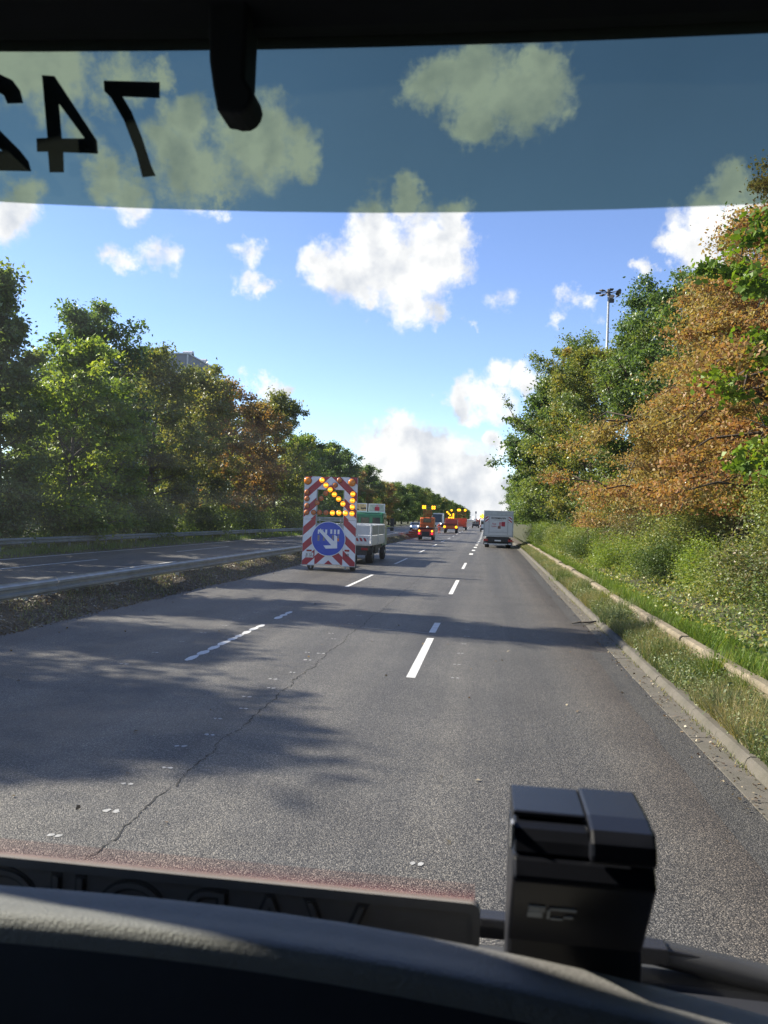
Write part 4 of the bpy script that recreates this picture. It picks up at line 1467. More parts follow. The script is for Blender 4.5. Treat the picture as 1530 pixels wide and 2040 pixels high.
# ================================================================== VEHICLES
def wheel(parent, x, y, z, r, w, side, rim=True, parent_name='wheel'):
    """tyre with a steel rim; side = +1 when the rim faces +x"""
    prof = [(-0.5, 0.62), (-0.5, 0.9), (-0.42, 0.98), (-0.25, 1.0), (0.25, 1.0), (0.42, 0.98), (0.5, 0.9), (0.5, 0.62)]
    seg = 20
    vs, fs = [], []
    n = len(prof)
    for k in range(seg):
        a = 2 * math.pi * k / seg
        for px, pr in prof:
            vs.append((px * w, math.cos(a) * pr * r, math.sin(a) * pr * r))
    for k in range(seg):
        k2 = (k + 1) % seg
        for i in range(n):
            i2 = (i + 1) % n
            fs.append((k * n + i, k * n + i2, k2 * n + i2, k2 * n + i))
    o = MB().add(vs, fs).build('wheel', M['rubber'], parent, True)
    o.location = (x, y, z)
    if rim:
        b = MB()
        b.tube([(-w * 0.3, 0, 0), (side * w * 0.36, 0, 0)], r * 0.63, 16)
        b.dome((side * w * 0.36, 0, 0), r * 0.3, (side, 0, 0), 0.5)
        b.build('rim', M['wheelrim'], o, False)
    return o


def clip_poly(poly, x0, x1, z0, z1):
    def cut(ps, inside, inter):
        out = []
        for i in range(len(ps)):
            a, b = ps[i - 1], ps[i]
            if inside(b):
                if not inside(a):
                    out.append(inter(a, b))
                out.append(b)
            elif inside(a):
                out.append(inter(a, b))
        return out

    def at_(k, v):
        def f(a, b):
            t = (v - a[k]) / (b[k] - a[k])
            return (a[0] + (b[0] - a[0]) * t, a[1] + (b[1] - a[1]) * t)
        return f
    for k, v, s in ((0, x0, 1), (0, x1, -1), (1, z0, 1), (1, z1, -1)):
        if not poly:
            return []
        poly = cut(poly, lambda p: s * p[k] >= s * v, at_(k, v))
    return poly


def striped_panel(parent, x0, x1, z0, z1, y, c0, period, band, slope, half, centre=0.0, name='panel', th=0.03):
    """white reflective panel with slanting red bands; half = -1 rises to the right, +1 falls to the right, 0 chevron"""
    p = MB().box(x0, x1, y, y + th, z0, z1).build(name, M['retrowhite'], parent)
    for h in ((-1, 1) if half == 0 else (half,)):
        xa, xb = (x0, x1) if half else ((x0, centre) if h < 0 else (centre, x1))
        for k in range(-12, 12):
            c = c0 + k * period
            # band between z = c + slope*(x-centre)*(-h) lines
            f = lambda x, cc: cc + slope * (x - centre) * (-h)
            q = [(xa, f(xa, c)), (xb, f(xb, c)), (xb, f(xb, c + band)), (xa, f(xa, c + band))]
            q = clip_poly(q, xa, xb, z0, z1)
            if len(q) >= 3:
                MB().add([(a, y - 0.003, b) for a, b in q], [tuple(range(len(q)))]).build('stripe', M['red'], p)
    return p


def text(parent, s, x, y, z, size, m, bold=0.0, align='CENTER', mirror=False, rx=90, ext=0.001, name='lettering', rz=0):
    c = bpy.data.curves.new(name, 'FONT')
    c.body = s
    c.size = size
    c.align_x = align
    c.extrude = ext
    c.offset = bold
    c.materials.append(M[m])
    tmp = bpy.data.objects.new(name, c)
    COL.objects.link(tmp)
    bpy.context.view_layer.update()
    me = bpy.data.meshes.new_from_object(tmp.evaluated_get(bpy.context.evaluated_depsgraph_get()))
    bpy.data.objects.remove(tmp)
    me.name = name
    o = link(name, me, parent)
    o.location = (x, y, z)
    o.rotation_euler = (R(rx), 0, R(rz))
    if mirror:
        o.scale = (-1, 1, 1)
    return o


def lamp(parent, x, z, y, r, lit=True, big=False):
    m = 'lamp_on' if lit else ('lamp_big' if big else 'lamp_off')
    b = MB()
    b.tube([(x, y + 0.03, z), (x, y - 0.02, z)], r * 1.04, 12, 2)
    b.dome((x, y - 0.02, z), r, (0, -1, 0.12), 0.55, 0, 14, 4)
    if lit:
        for s in (-1, 1):
            b.dome((x + s * r * 0.36, y - 0.02 - r * 0.36, z), r * 0.34, (s * 0.3, -1, 0), 0.7, 1, 8, 3)
    return b.build('lamp', [M[m], M['lamp_core'], M['chassis']], parent, True)


# ---- striped warning trailer
tr = thing('warning_trailer', 'red and white striped warning trailer with flashing light arrow and blue arrow sign', 'trailer', (-6.55, 32.0, 0))
W2, ZT, ZB = 1.14, 4.0, 0.24
HT = ZT - ZB


def pt(X, Y):
    """picture detail -> place on the board (x, z)"""
    u, v = 0.5, 0.5
    for _ in range(30):
        u = (X - 85 + 85 * v + 14 * u * v) / 1365
        v = (Y - 95 - 35 * u - 106 * u * v) / 2225
    return ((u - 0.5) * 2 * W2, ZT - v * HT)


xo = (0.233 - 0.5) * 2 * W2
xo2 = (0.765 - 0.5) * 2 * W2
zs = ZT - 0.485 * HT
zo = ZT - 0.145 * HT
cc = 3.0 + 0.92 * W2      # the bands as they meet at the centre line
striped_panel(tr, -W2, W2, zo, ZT, 0, cc - 0.03, 0.715, 0.36, 0.92, 0, name='top_panel')
striped_panel(tr, -W2, xo, zs + 0.005, zo - 0.004, 0, cc - 0.03, 0.715, 0.36, 0.92, -1)
striped_panel(tr, xo2, W2, zs + 0.005, zo - 0.004, 0, cc - 0.03, 0.715, 0.36, 0.92, 1)
striped_panel(tr, -W2, xo, ZB, zs - 0.005, 0, cc - 0.09, 0.715, 0.365, 0.92, -1)
striped_panel(tr, xo2, W2, ZB, zs - 0.005, 0, cc - 0.09, 0.715, 0.365, 0.92, 1)
striped_panel(tr, xo + 0.004, xo2 - 0.004, ZB + 0.05, ZB + 0.75, 0.002, cc + 0.30, 0.715, 0.40, 0.92, 0, name='bottom_panel')
fr = MB()
for x in (xo + 0.02, xo2 - 0.02):
    fr.box(x - 0.025, x + 0.025, 0.035, 0.085, ZB + 0.1, ZT - 0.1)
for x in (-W2 + 0.05, W2 - 0.05):
    fr.box(x - 0.02, x + 0.02, 0.035, 0.085, ZB + 0.05, ZT - 0.02)
for z in (zs - 0.03, zs + 0.09, zs - 0.19, ZB + 0.06, ZB + 0.8):
    fr.box(-W2 + 0.07, W2 - 0.07, 0.03, 0.07, z - 0.025, z + 0.025)
fr.box(xo + 0.05, xo2 - 0.05, -0.01, 0.03, zs + 0.015, zs + 0.05)
fr.bar((-0.45, 0.06, zs), (-0.45, 1.0, 0.6), 0.06)
fr.bar((0.45, 0.06, zs), (0.45, 1.0, 0.6), 0.06)
fr.build('support_frame', M['frame'], tr)
edge = MB()
edge.box(W2, W2 + 0.012, -0.01, 0.06, ZB, ZT).box(-W2 - 0.012, -W2, -0.01, 0.06, ZB, ZT)
edge.build('edge_strip', M['alu'], tr)
MB().box(xo + 0.06, xo2 - 0.06, 0.032, 0.05, zs - 1.55, zs - 0.22).build('backing_plate', M['frame'], tr)
for q in ((535, 195), (635, 325), (745, 440), (850, 565), (960, 685), (1070, 810), (1325, 560), (1315, 730), (1308, 900), (1300, 1070), (1130, 1055), (965, 1045), (800, 1040)):
    x, z = pt(*q)
    lamp(tr, x, z, -0.03, 0.113)
for q in ((985, 200), (870, 325), (625, 535), (510, 665), (405, 770), (140, 500), (140, 665), (140, 840), (130, 1010), (310, 1015), (465, 1020), (630, 1030)):
    x, z = pt(*q)
    lamp(tr, x, z, -0.03, 0.113, False)
for q in ((165, 210), (1305, 260)):
    x, z = pt(*q)
    o = lamp(tr, x, z, -0.03, 0.165, False, True)
    o.name = 'beacon'
wires = MB()
for a, b in (((745, 440), (405, 770)), ((745, 440), (1070, 810)), ((310, 1015), (1130, 1055))):
    pa, pb = pt(*a), pt(*b)
    wires.bar((pa[0], 0.02, pa[1]), (pb[0], 0.02, pb[1]), 0.035)
wires.build('lamp_bar', M['chassis'], tr)
dx, dz = pt(690, 1705)
RD = 0.735
disc = MB().tube([(dx, -0.05, dz), (dx, -0.035, dz)], RD, 48, 0).build('sign_disc', M['retrowhite'], tr)
MB().tube([(dx, -0.0505, dz), (dx, -0.054, dz)], RD * 0.962, 48).build('blue_face', M['blue'], disc)


def zp(X, Y):
    """detail of the disc -> (x, z)"""
    return pt(X, Y + 765)


bars = MB()
for a, b, c, d in ((425, 690, 455, 800), (540, 690, 562, 722), (615, 695, 660, 815), (745, 700, 790, 815), (840, 705, 885, 830), (930, 712, 975, 830)):
    p, q = zp(a, b), zp(c, d)
    bars.box(p[0], q[0], -0.057, -0.0545, q[1], p[1], 0)
for a, b, c, d in ((415, 830, 463, 980), (555, 870, 600, 990), (785, 850, 825, 965), (932, 860, 968, 925)):
    p, q = zp(a, b), zp(c, d)
    bars.box(p[0], q[0], -0.057, -0.0545, q[1], p[1], 1)
p, q = zp(915, 935), zp(962, 1015)
bars.box(p[0], q[0], -0.057, -0.0545, q[1], p[1], 2)
bars.build('sign_mark', [M['retrowhite'], M['inkgrey'], M['lamp_big']], disc)
ar = [zp(*q) for q in ((440, 720), (490, 668), (838, 1012), (842, 840), (918, 888), (916, 1195), (622, 1188), (563, 1105), (765, 1108))]
MB().prism(ar, -0.0615, -0.0575, 'y').build('arrow', M['retrowhite'], disc)
# number plate, speed sticker, tail reflectors
p, q = zp(85, 1255), zp(295, 1400)
npl = MB().box(p[0], q[0], -0.02, -0.006, q[1], p[1]).build('number_plate', M['white'], tr)
text(npl, 'B  E2', (p[0] + q[0]) / 2, -0.0215, p[1] - 0.115, 0.125, 'ink')
text(npl, 'LR 1077', (p[0] + q[0]) / 2, -0.0215, q[1] + 0.02, 0.105, 'ink')
p = zp(1155, 1420)
text(tr, '60', p[0], -0.008, p[1], 0.17, 'ink', 0.002, name='speed_sticker')
for X0, Y0, X1, Y1 in ((125, 1185, 255, 1240), (1100, 1238, 1220, 1298)):
    p, q = zp(X0, Y0), zp(X1, Y1)
    MB().box(p[0], q[0], -0.045, -0.004, q[1], p[1]).build('tail_lamp', M['tail'], tr, bevel=0.008)
bt = MB().box(-W2 - 0.05, W2 + 0.02, -0.06, -0.02, ZB - 0.02, ZB + 0.005)
bt.build('lower_rail', M['alu'], tr)
ch = MB().box(-0.85, 0.85, 0.2, 1.9, 0.42, 0.52).box(-0.06, 0.06, 1.9, 4.2, 0.42, 0.52).box(-0.8, 0.8, 0.3, 1.6, 0.52, 1.15)
ch.bar((-0.7, 1.9, 0.47), (0, 3.2, 0.47), 0.08).bar((0.7, 1.9, 0.47), (0, 3.2, 0.47), 0.08)
ch.bar((-1.0, 0.9, 0.3), (1.0, 0.9, 0.3), 0.07)
ch.build('chassis', M['frame'], tr)
for s in (-1, 1):
    wheel(tr, s * 0.93, 0.75, 0.32, 0.32, 0.2, s)
    b = MB().prism([(0.35, 0.45), (0.4, 0.62), (0.58, 0.71), (0.92, 0.71), (1.1, 0.62), (1.15, 0.45), (1.12, 0.45), (1.07, 0.6), (0.91, 0.68), (0.59, 0.68), (0.43, 0.6), (0.38, 0.45)], s * 0.93 - 0.12, s * 0.93 + 0.12, 'x')
    b.build('mudguard', M['chassis'], tr)
    MB().bar((s * 0.75, -0.02, ZB), (s * 0.75, -0.02, 0.1), 0.05).build('support_leg', M['frame'], tr)

# ---- work lorry with white dropside bed and green cab
wl = thing('work_lorry', 'white dropside work lorry with green crew cab towing the striped trailer', 'lorry', (-6.7, 37.6, 0))
MB().box(-1.08, 1.08, 0.05, 4.9, 0.92, 1.04).build('bed_floor', M['white'], wl)
for s in (-1, 1):
    sp = MB().box(s * 1.10 - 0.02, s * 1.10 + 0.02, 0.1, 4.9, 1.0, 1.42).build('side_panel', M['white'], wl)
    for k in range(1, 5):
        MB().box(s * 1.125 - 0.006, s * 1.125 + 0.006, 0.15, 4.85, 1.0 + k * 0.085 - 0.012, 1.0 + k * 0.085 + 0.012).build('rib', M['white'], sp)
    up_ = MB()
    up_.box(s * 1.10 - 0.012, s * 1.10 + 0.012, 0.15, 4.88, 1.44, 1.93)
    up_.build('mesh_side', M['frame'], wl)
    e = MB()
    for y in (0.1, 2.5, 4.9):
        e.box(s * 1.11 - 0.035, s * 1.11 + 0.035, y - 0.035, y + 0.035, 0.95, 1.97)
    e.box(s * 1.11 - 0.02, s * 1.11 + 0.02, 0.1, 4.9, 1.91, 1.95)
    e.build('stake', M['white'], wl)
tg_ = MB().box(-1.06, 1.06, 0.0, 0.04, 0.98, 1.42).build('tailgate', M['white'], wl)
for k in range(-5, 9):
    q = clip_poly([(k * 0.2, 1.14), (k * 0.2 + 0.11, 1.14), (k * 0.2 + 0.03, 1.31), (k * 0.2 - 0.08, 1.31)], -0.98, 0.95, 1.13, 1.32)
    if len(q) > 2:
        MB().add([(a, -0.004, b) for a, b in q], [tuple(range(len(q)))]).build('stripe', M['red'], tg_)
MB().box(-1.05, 1.05, 0.02, 0.05, 1.46, 1.92).build('upper_tailgate', M['white'], wl)
MB().box(-1.1, 1.1, 4.9, 4.96, 1.0, 2.0).build('headboard', M['white'], wl)
ld = MB()
rr = random.Random(5)
ld.prism([(-0.9, 1.05), (-0.9, 1.5), (-0.5, 1.62), (-0.1, 1.4), (-0.05, 1.05)], 0.5, 2.2, 'y')
ld.build('sand_heap', M['concrete'], wl)
ld = MB().bar((0.1, 0.3, 1.5), (0.95, 0.6, 1.62), 0.07).bar((0.3, 0.2, 1.2), (0.5, 0.35, 1.9), 0.06)
ld.build('tool', M['chassis'], wl)
chs = MB().box(-0.95, 0.95, 0.1, 6.9, 0.68, 0.9).box(-0.9, 0.9, 0.05, 0.2, 0.45, 0.68).box(0.55, 1.03, 2.3, 3.6, 0.45, 0.88).box(-1.03, -0.55, 2.3, 3.6, 0.45, 0.88)
chs.build('chassis', M['chassis'], wl)
for x in (-0.8, 0.8):
    MB().box(x - 0.16, x + 0.16, 0.02, 0.05, 0.7, 0.82).build('tail_lamp', M['tail'], wl)
cb = MB().prism([(5.0, 0.75), (5.0, 2.5), (5.12, 2.62), (6.2, 2.66), (6.45, 2.55), (6.85, 1.75), (6.95, 1.5), (6.95, 0.7)], -1.02, 1.02, 'x')
cab_o = cb.build('cab', M['green'], wl, bevel=0.09)
for x0, x1 in ((-0.85, -0.38), (-0.24, 0.24), (0.42, 0.85)):
    MB().box(x0, x1, 4.975, 4.995, 2.0, 2.33).build('rear_window', M['glassdark'], cab_o, bevel=0.02)
for s in (-1, 1):
    MB().box(s * 1.025 - 0.006, s * 1.025 + 0.006, 5.3, 6.3, 1.75, 2.4).build('side_window', M['glassdark'], cab_o)
    mm = MB().bar((s * 1.0, 6.6, 2.25), (s * 1.35, 6.55, 2.3), 0.035).bar((s * 1.0, 6.6, 1.7), (s * 1.35, 6.55, 1.75), 0.03).box(s * 1.35 - 0.11, s * 1.35 + 0.11, 6.5, 6.58, 1.86, 2.32).box(s * 1.35 - 0.1, s * 1.35 + 0.1, 6.5, 6.57, 1.6, 1.8)
    mm.build('mirror', M['black'], cab_o)
for x0, x1, m1, ya in ((-0.85, 0.06, 'tan', 5.2), (0.12, 1.06, 'palegreen', 5.3)):
    bd = MB().box(x0, x1, ya, ya + 0.05, 2.66, 3.12).build('display_board', M['white'], wl)
    face = MB().box(x0 + 0.05, x1 - 0.05, ya - 0.004, ya, 2.7, 3.07).build('printed_face', M[m1], bd)
    if m1 == 'palegreen':
        MB().box(0.48, 0.75, ya - 0.008, ya - 0.0045, 2.72, 2.94).build('red_patch', M['inkred'], bd)
        MB().box(0.55, 0.68, ya - 0.008, ya - 0.0045, 2.94, 3.05).build('pink_patch', M['inkpink'], bd)
    else:
        MB().box(-0.3, 0.0, ya - 0.008, ya - 0.0045, 2.8, 2.88).box(-0.8, -0.4, ya - 0.008, ya - 0.0045, 2.74, 2.80).build('dark_patch', M['ink'], bd)
MB().bar((-0.6, 5.25, 2.6), (-0.6, 5.25, 2.7), 0.06).bar((0.7, 5.35, 2.6), (0.7, 5.35, 2.7), 0.06).build('board_bracket', M['frame'], wl)
for s in (-1, 1):
    wheel(wl, s * 0.88, 1.35, 0.42, 0.42, 0.36, s)
    wheel(wl, s * 0.92, 5.9, 0.42, 0.42, 0.26, s)
    MB().prism([(0.8, 0.5), (0.85, 0.8), (1.1, 0.9), (1.6, 0.9), (1.85, 0.8), (1.9, 0.5), (1.87, 0.5), (1.8, 0.77), (1.6, 0.86), (1.1, 0.86), (0.9, 0.77), (0.83, 0.5)], s * 0.88 - 0.2, s * 0.88 + 0.2, 'x').build('mudguard', M['chassis'], wl)


# ---- orange maintenance lorries
def light_mast(parent, xs, y, z0, z1, half=0.5):
    b = MB()
    for x in (-half, half):
        b.bar((x, y, z0), (x, y, z1), 0.06)
    n = 3
    for k in range(n):
        za, zb = z0 + (z1 - z0) * k / n, z0 + (z1 - z0) * (k + 1) / n
        b.bar((-half, y, za), (half, y, zb), 0.05).bar((half, y, za), (-half, y, zb), 0.05)
        b.bar((-half, y, zb), (half, y, zb), 0.05)
    b.build('lattice_mast', M['orange'], parent)


def led_lamp(parent, x, y, z, s):
    b = MB().box(x - s / 2, x + s / 2, y, y + 0.14, z - s / 2, z + s / 2, 0)
    for i in (-1, 1):
        for j in (-1, 1):
            b.dome((x + i * s * 0.23, y, z + j * s * 0.2), s * 0.21, (0, -1, 0), 0.35, 1, 8, 3)
    b.build('flashing_lamp', [M['lamp_off'], M['yellowled']], parent)


o1 = thing('orange_lorry', 'small orange works lorry with two flashing lamps on a lattice mast', 'lorry', (-6.62, 86.0, 0))
MB().prism([(0.0, 0.5), (0.0, 1.15), (0.15, 1.3), (2.4, 1.3), (2.4, 0.5)], -0.88, 0.88, 'x').build('rear_deck', M['redorange'], o1, bevel=0.04)
MB().box(-0.9, 0.9, -0.03, 1.9, 1.3, 1.4).build('deck_cover', M['chassis'], o1, bevel=0.03)
MB().box(-0.42, 0.42, -0.03, -0.004, 0.45, 0.95).build('grille', M['chassis'], o1)
MB().box(-0.85, 0.85, 0.0, 3.9, 0.36, 0.5).build('chassis', M['chassis'], o1)
c1 = MB().prism([(2.0, 0.6), (2.0, 2.35), (2.15, 2.55), (3.3, 2.55), (3.75, 1.6), (3.85, 0.6)], -0.82, 0.82, 'x').build('cab', M['orange'], o1, bevel=0.06)
MB().box(-0.45, 0.45, 1.975, 1.995, 1.95, 2.42).build('rear_window', M['glassdark'], c1, bevel=0.03)
MB().box(-0.86, 0.86, 1.9, 1.98, 1.62, 1.78).build('cross_beam', M['orange'], o1)
MB().box(0.84, 0.90, 1.2, 1.3, 0.7, 1.9).box(-0.9, -0.84, 1.2, 1.3, 0.7, 1.9).build('stanchion', M['tan'], o1)
MB().dome((0.15, 1.0, 1.45), 0.14, (0, -1, 0.3), 0.6).build('work_light', M['alu'], o1)
light_mast(o1, 0, 2.1, 2.5, 3.35, 0.46)
MB().bar((-0.62, 2.1, 3.7), (0.8, 2.1, 3.7), 0.04).bar((-0.46, 2.1, 3.3), (-0.4, 2.1, 3.7), 0.05).bar((0.46, 2.1, 3.3), (0.6, 2.1, 3.7), 0.05).build('lamp_bar', M['frame'], o1)
led_lamp(o1, -0.42, 2.0, 3.72, 0.5)
led_lamp(o1, 0.66, 2.0, 3.70, 0.5)
for s in (-1, 1):
    MB().dome((s * 0.72, -0.01, 1.02), 0.11, (0, -1, 0), 0.5, 0).build('turn_lamp', M['yellowled'], o1)
    MB().dome((s * 0.72, -0.01, 0.74), 0.12, (0, -1, 0), 0.5, 0).build('tail_lamp', M['tail_on'], o1)
    wheel(o1, s * 0.74, 0.75, 0.34, 0.34, 0.24, s)
    wheel(o1, s * 0.74, 3.1, 0.34, 0.34, 0.22, s)

o2 = thing('orange_flatbed', 'orange flatbed lorry with a lit yellow arrow above its tailgate', 'lorry', (-5.85, 130.0, rise(130)))
MB().box(-1.15, 1.15, 0.0, 4.2, 0.75, 1.3).build('flatbed', M['orange'], o2, bevel=0.03)
MB().prism([(0.0, 1.3), (0.25, 2.35), (3.8, 2.35), (4.1, 1.3)], -0.95, 1.15, 'x').build('hopper', M['redorange'], o2, bevel=0.03)
MB().box(-1.17, 1.17, -0.05, 0.0, 1.28, 1.62).build('tailgate', M['rust'], o2)
MB().box(-0.9, 0.9, 0.0, 6.2, 0.5, 0.75).build('chassis', M['chassis'], o2)
MB().prism([(4.3, 0.6), (4.3, 2.5), (5.6, 2.5), (6.1, 1.6), (6.2, 0.6)], -1.05, 1.05, 'x').build('cab', M['orange'], o2, bevel=0.06)
MB().box(-0.45, 0.75, -0.04, -0.01, 0.5, 0.66).build('number_plate', M['white'], o2)
ab = MB().bar((-0.75, 0.36, 2.3), (-0.75, 0.36, 3.7), 0.06).bar((0.55, 0.36, 2.3), (0.55, 0.36, 3.7), 0.06).bar((-0.75, 0.36, 3.7), (0.42, 0.36, 2.62), 0.06).bar((-0.75, 0.36, 2.62), (0.55, 0.36, 2.62), 0.06).bar((0.1, 0.36, 2.9), (0.1, 0.36, 3.8), 0.06)
ab.build('arrow_frame', M['redorange'], o2)
for x, z in ((-0.62, 3.55), (-0.38, 3.3), (-0.12, 3.05), (0.42, 3.22), (0.42, 2.92), (0.42, 2.62), (0.08, 2.62), (-0.28, 2.62), (0.1, 3.85)):
    MB().dome((x, 0.31, z), 0.17 if z > 3.7 else 0.14, (0, -1, 0), 0.5, 0, 10, 3).build('lamp', M['yellowled'], o2)
for s in (-1, 1):
    MB().dome((s * 0.98, -0.06, 1.05), 0.2, (0, -1, 0), 0.4, 0, 10, 3).build('turn_lamp', M['yellowled'], o2)
    wheel(o2, s * 0.95, 1.0, 0.42, 0.42, 0.34, s, False)
    wheel(o2, s * 0.95, 5.2, 0.42, 0.42, 0.26, s, False)

o3 = thing('red_lorry', 'red lorry with tall lattice frame and twin yellow lamps ahead of the flatbed', 'lorry', (-4.95, 160.0, rise(160)))
MB().box(-1.0, 1.0, 0.0, 5.0, 0.75, 1.75).build('body', M['redorange'], o3, bevel=0.04)
MB().box(-0.9, 0.9, 0.0, 6.6, 0.5, 0.75).build('chassis', M['chassis'], o3)
MB().prism([(5.0, 0.6), (5.0, 2.5), (6.2, 2.5), (6.7, 1.6), (6.8, 0.6)], -1.0, 1.0, 'x').build('cab', M['redorange'], o3, bevel=0.06)
light_mast(o3, 0, 0.2, 1.75, 4.0, 0.85)
for x in (-0.75, -0.45, 0.7):
    MB().dome((x, 0.1, 4.2), 0.24, (0, -1, 0), 0.4, 0, 10, 3).build('lamp', M['yellowled'], o3)
MB().tube([(0.35, -0.1, 1.55), (0.35, 0.0, 1.55)], 0.42, 14).build('round_reflector', M['hivis'], o3)
MB().box(-0.6, 0.3, -0.04, -0.01, 0.6, 0.74).build('number_plate', M['white'], o3)
for s in (-1, 1):
    wheel(o3, s * 0.9, 1.0, 0.42, 0.42, 0.3, s, False)
    wheel(o3, s * 0.9, 5.7, 0.42, 0.42, 0.26, s, False)

# ---- white box truck with tail lift
bx = thing('box_truck', 'white box truck with red advert on its raised tail lift in the right lane', 'truck', (1.15, 69.0, 0))
bxo = MB().box(-1.30, 1.30, 0.06, 6.6, 1.02, 3.30).build('cargo_box', M['cargo'], bx, bevel=0.02)
MB().box(-1.30, 1.30, 0.0, 0.055, 2.90, 3.31).build('roof_header', M['alu'], bx, bevel=0.01)
for s in (-1, 1):
    MB().box(s * 1.27 - 0.045, s * 1.27 + 0.045, -0.02, 0.055, 0.98, 2.89).build('door_post', M['alu'], bx)
lift = MB().box(-1.2, 1.2, -0.03, 0.03, 1.15, 2.86).build('tail_lift', M['cargo'], bx, bevel=0.01)
ribs = MB()
for x in (-0.82, 0.82):
    ribs.box(x - 0.035, x + 0.035, -0.05, -0.031, 1.2, 2.84)
ribs.box(-0.78, 0.78, -0.055, -0.031, 1.36, 1.42)
ribs.build('rib', M['alu'], lift)
text(lift, 'ROSSMANN', 0.0, -0.034, 2.57, 0.24, 'ink', 0.006)
MB().box(-0.42, 0.42, -0.036, -0.0315, 2.46, 2.48).build('underline', M['inkgrey'], lift)
text(lift, 'App', -0.38, -0.034, 2.08, 0.22, 'inkred', 0.002)
text(lift, 'holen', -0.38, -0.034, 1.86, 0.2, 'inkred', 0.002)
MB().box(0.28, 0.58, -0.036, -0.0315, 1.93, 2.34).build('red_patch', M['inkred'], lift)
MB().box(0.05, 0.275, -0.037, -0.0315, 1.97, 2.3).box(0.09, 0.24, -0.04, -0.037, 2.02, 2.24).build('phone_print', M['inkpink'], lift)
MB().box(-0.06, 0.2, -0.036, -0.0315, 1.72, 1.96).build('brown_patch', M['brownwall'], lift)
MB().box(-0.5, 0.5, -0.036, -0.0315, 1.5, 1.515).build('fine_print', M['inkgrey'], lift)
striped_panel(lift, -1.17, -0.88, 2.28, 2.78, -0.036, 2.1, 0.26, 0.14, 0.8, -1, -1.03, 'warning_plate', 0.004)
striped_panel(lift, 0.88, 1.17, 2.28, 2.78, -0.036, 2.1, 0.26, 0.14, 0.8, 1, 1.03, 'warning_plate', 0.004)
MB().box(-1.28, 1.28, -0.02, 0.06, 1.0, 1.14).build('sill', M['alu'], bx)
MB().box(-0.95, 0.95, 0.1, 8.6, 0.62, 1.0).box(-1.0, 1.0, 0.25, 0.4, 0.36, 0.6).build('chassis', M['chassis'], bx)
MB().box(-0.85, 0.85, 0.02, 0.1, 0.3, 0.4).build('underrun_bar', M['alu'], bx)
MB().box(-0.3, 0.26, 0.03, 0.05, 0.6, 0.72).build('number_plate', M['white'], bx)
MB().box(-0.9, 0.9, 0.05, 0.12, 0.55, 0.98).build('lift_housing', M['chassis'], bx)
for s in (-1, 1):
    MB().box(s * 1.08 - 0.19, s * 1.08 + 0.19, 0.0, 0.1, 0.58, 0.78).build('tail_lamp', M['tail'], bx, bevel=0.01)
    MB().box(s * 1.08 - 0.2, s * 1.08 + 0.2, 0.02, 0.06, 0.28, 0.56).build('mud_flap', M['rubber'], bx)
    MB().box(s * 1.06 - 0.14, s * 1.06 + 0.14, 0.012, 0.02, 0.33, 0.43).build('flap_badge', M['white'], bx)
    wheel(bx, s * 0.96, 1.5, 0.45, 0.45, 0.4, s, False)
    wheel(bx, s * 1.0, 7.4, 0.45, 0.45, 0.28, s, False)
MB().prism([(6.8, 0.6), (6.8, 2.75), (8.4, 2.75), (8.75, 1.9), (8.85, 0.6)], -1.15, 1.15, 'x').build('cab', M['cargo'], bx, bevel=0.08)
MB().dome((1.33, 0.1, 0.6), 0.07, (0, -1, 0), 1.0).build('side_marker', M['lamp_big'], bx)

# ---- other traffic
vn = thing('white_van', 'white van half hidden behind the left edge of the box truck', 'van', (0.0, 150.0, rise(150)))
MB().prism([(0.0, 0.45), (0.0, 2.3), (0.2, 2.5), (4.0, 2.5), (4.8, 1.5), (5.6, 1.2), (5.7, 0.45)], -1.0, 1.0, 'x').build('body', M['white'], vn, bevel=0.08)
MB().box(-0.85, -0.05, -0.02, 0.0, 1.5, 2.1).box(0.05, 0.85, -0.02, 0.0, 1.5, 2.1).build('rear_window', M['glassdark'], vn)
MB().box(-1.0, 1.0, -0.08, 0.0, 0.4, 0.75).build('bumper', M['chassis'], vn)
for s in (-1, 1):
    MB().box(s * 0.92 - 0.07, s * 0.92 + 0.07, -0.03, 0.0, 0.9, 1.4).build('tail_lamp', M['tail'], vn)
    wheel(vn, s * 0.85, 1.0, 0.34, 0.34, 0.24, s, False)
    wheel(vn, s * 0.85, 4.5, 0.34, 0.34, 0.24, s, False)

fc = thing('utility_vehicle', 'far dark utility vehicle carrying a mast with two white lamps', 'vehicle', (-2.6, 205.0, rise(205)))
MB().prism([(0, 0.45), (0, 1.1), (1.2, 1.15), (1.5, 1.75), (3.0, 1.75), (3.5, 1.1), (4.3, 1.0), (4.3, 0.45)], -0.9, 0.9, 'x').build('body', M['chassis'], fc, bevel=0.05)
MB().bar((0, 0.6, 1.1), (0, 0.6, 4.0), 0.12).bar((-0.7, 0.6, 2.3), (0.7, 0.6, 2.3), 0.1).box(-0.2, 0.2, 0.5, 0.7, 3.8, 4.4).build('mast', M['frame'], fc)
for s in (-1, 1):
    MB().box(s * 0.7 - 0.14, s * 0.7 + 0.14, 0.45, 0.6, 2.2, 3.0).build('lamp', M['headlamp'], fc)
    wheel(fc, s * 0.8, 0.8, 0.36, 0.36, 0.26, s, False)
    wheel(fc, s * 0.8, 3.5, 0.36, 0.36, 0.26, s, False)

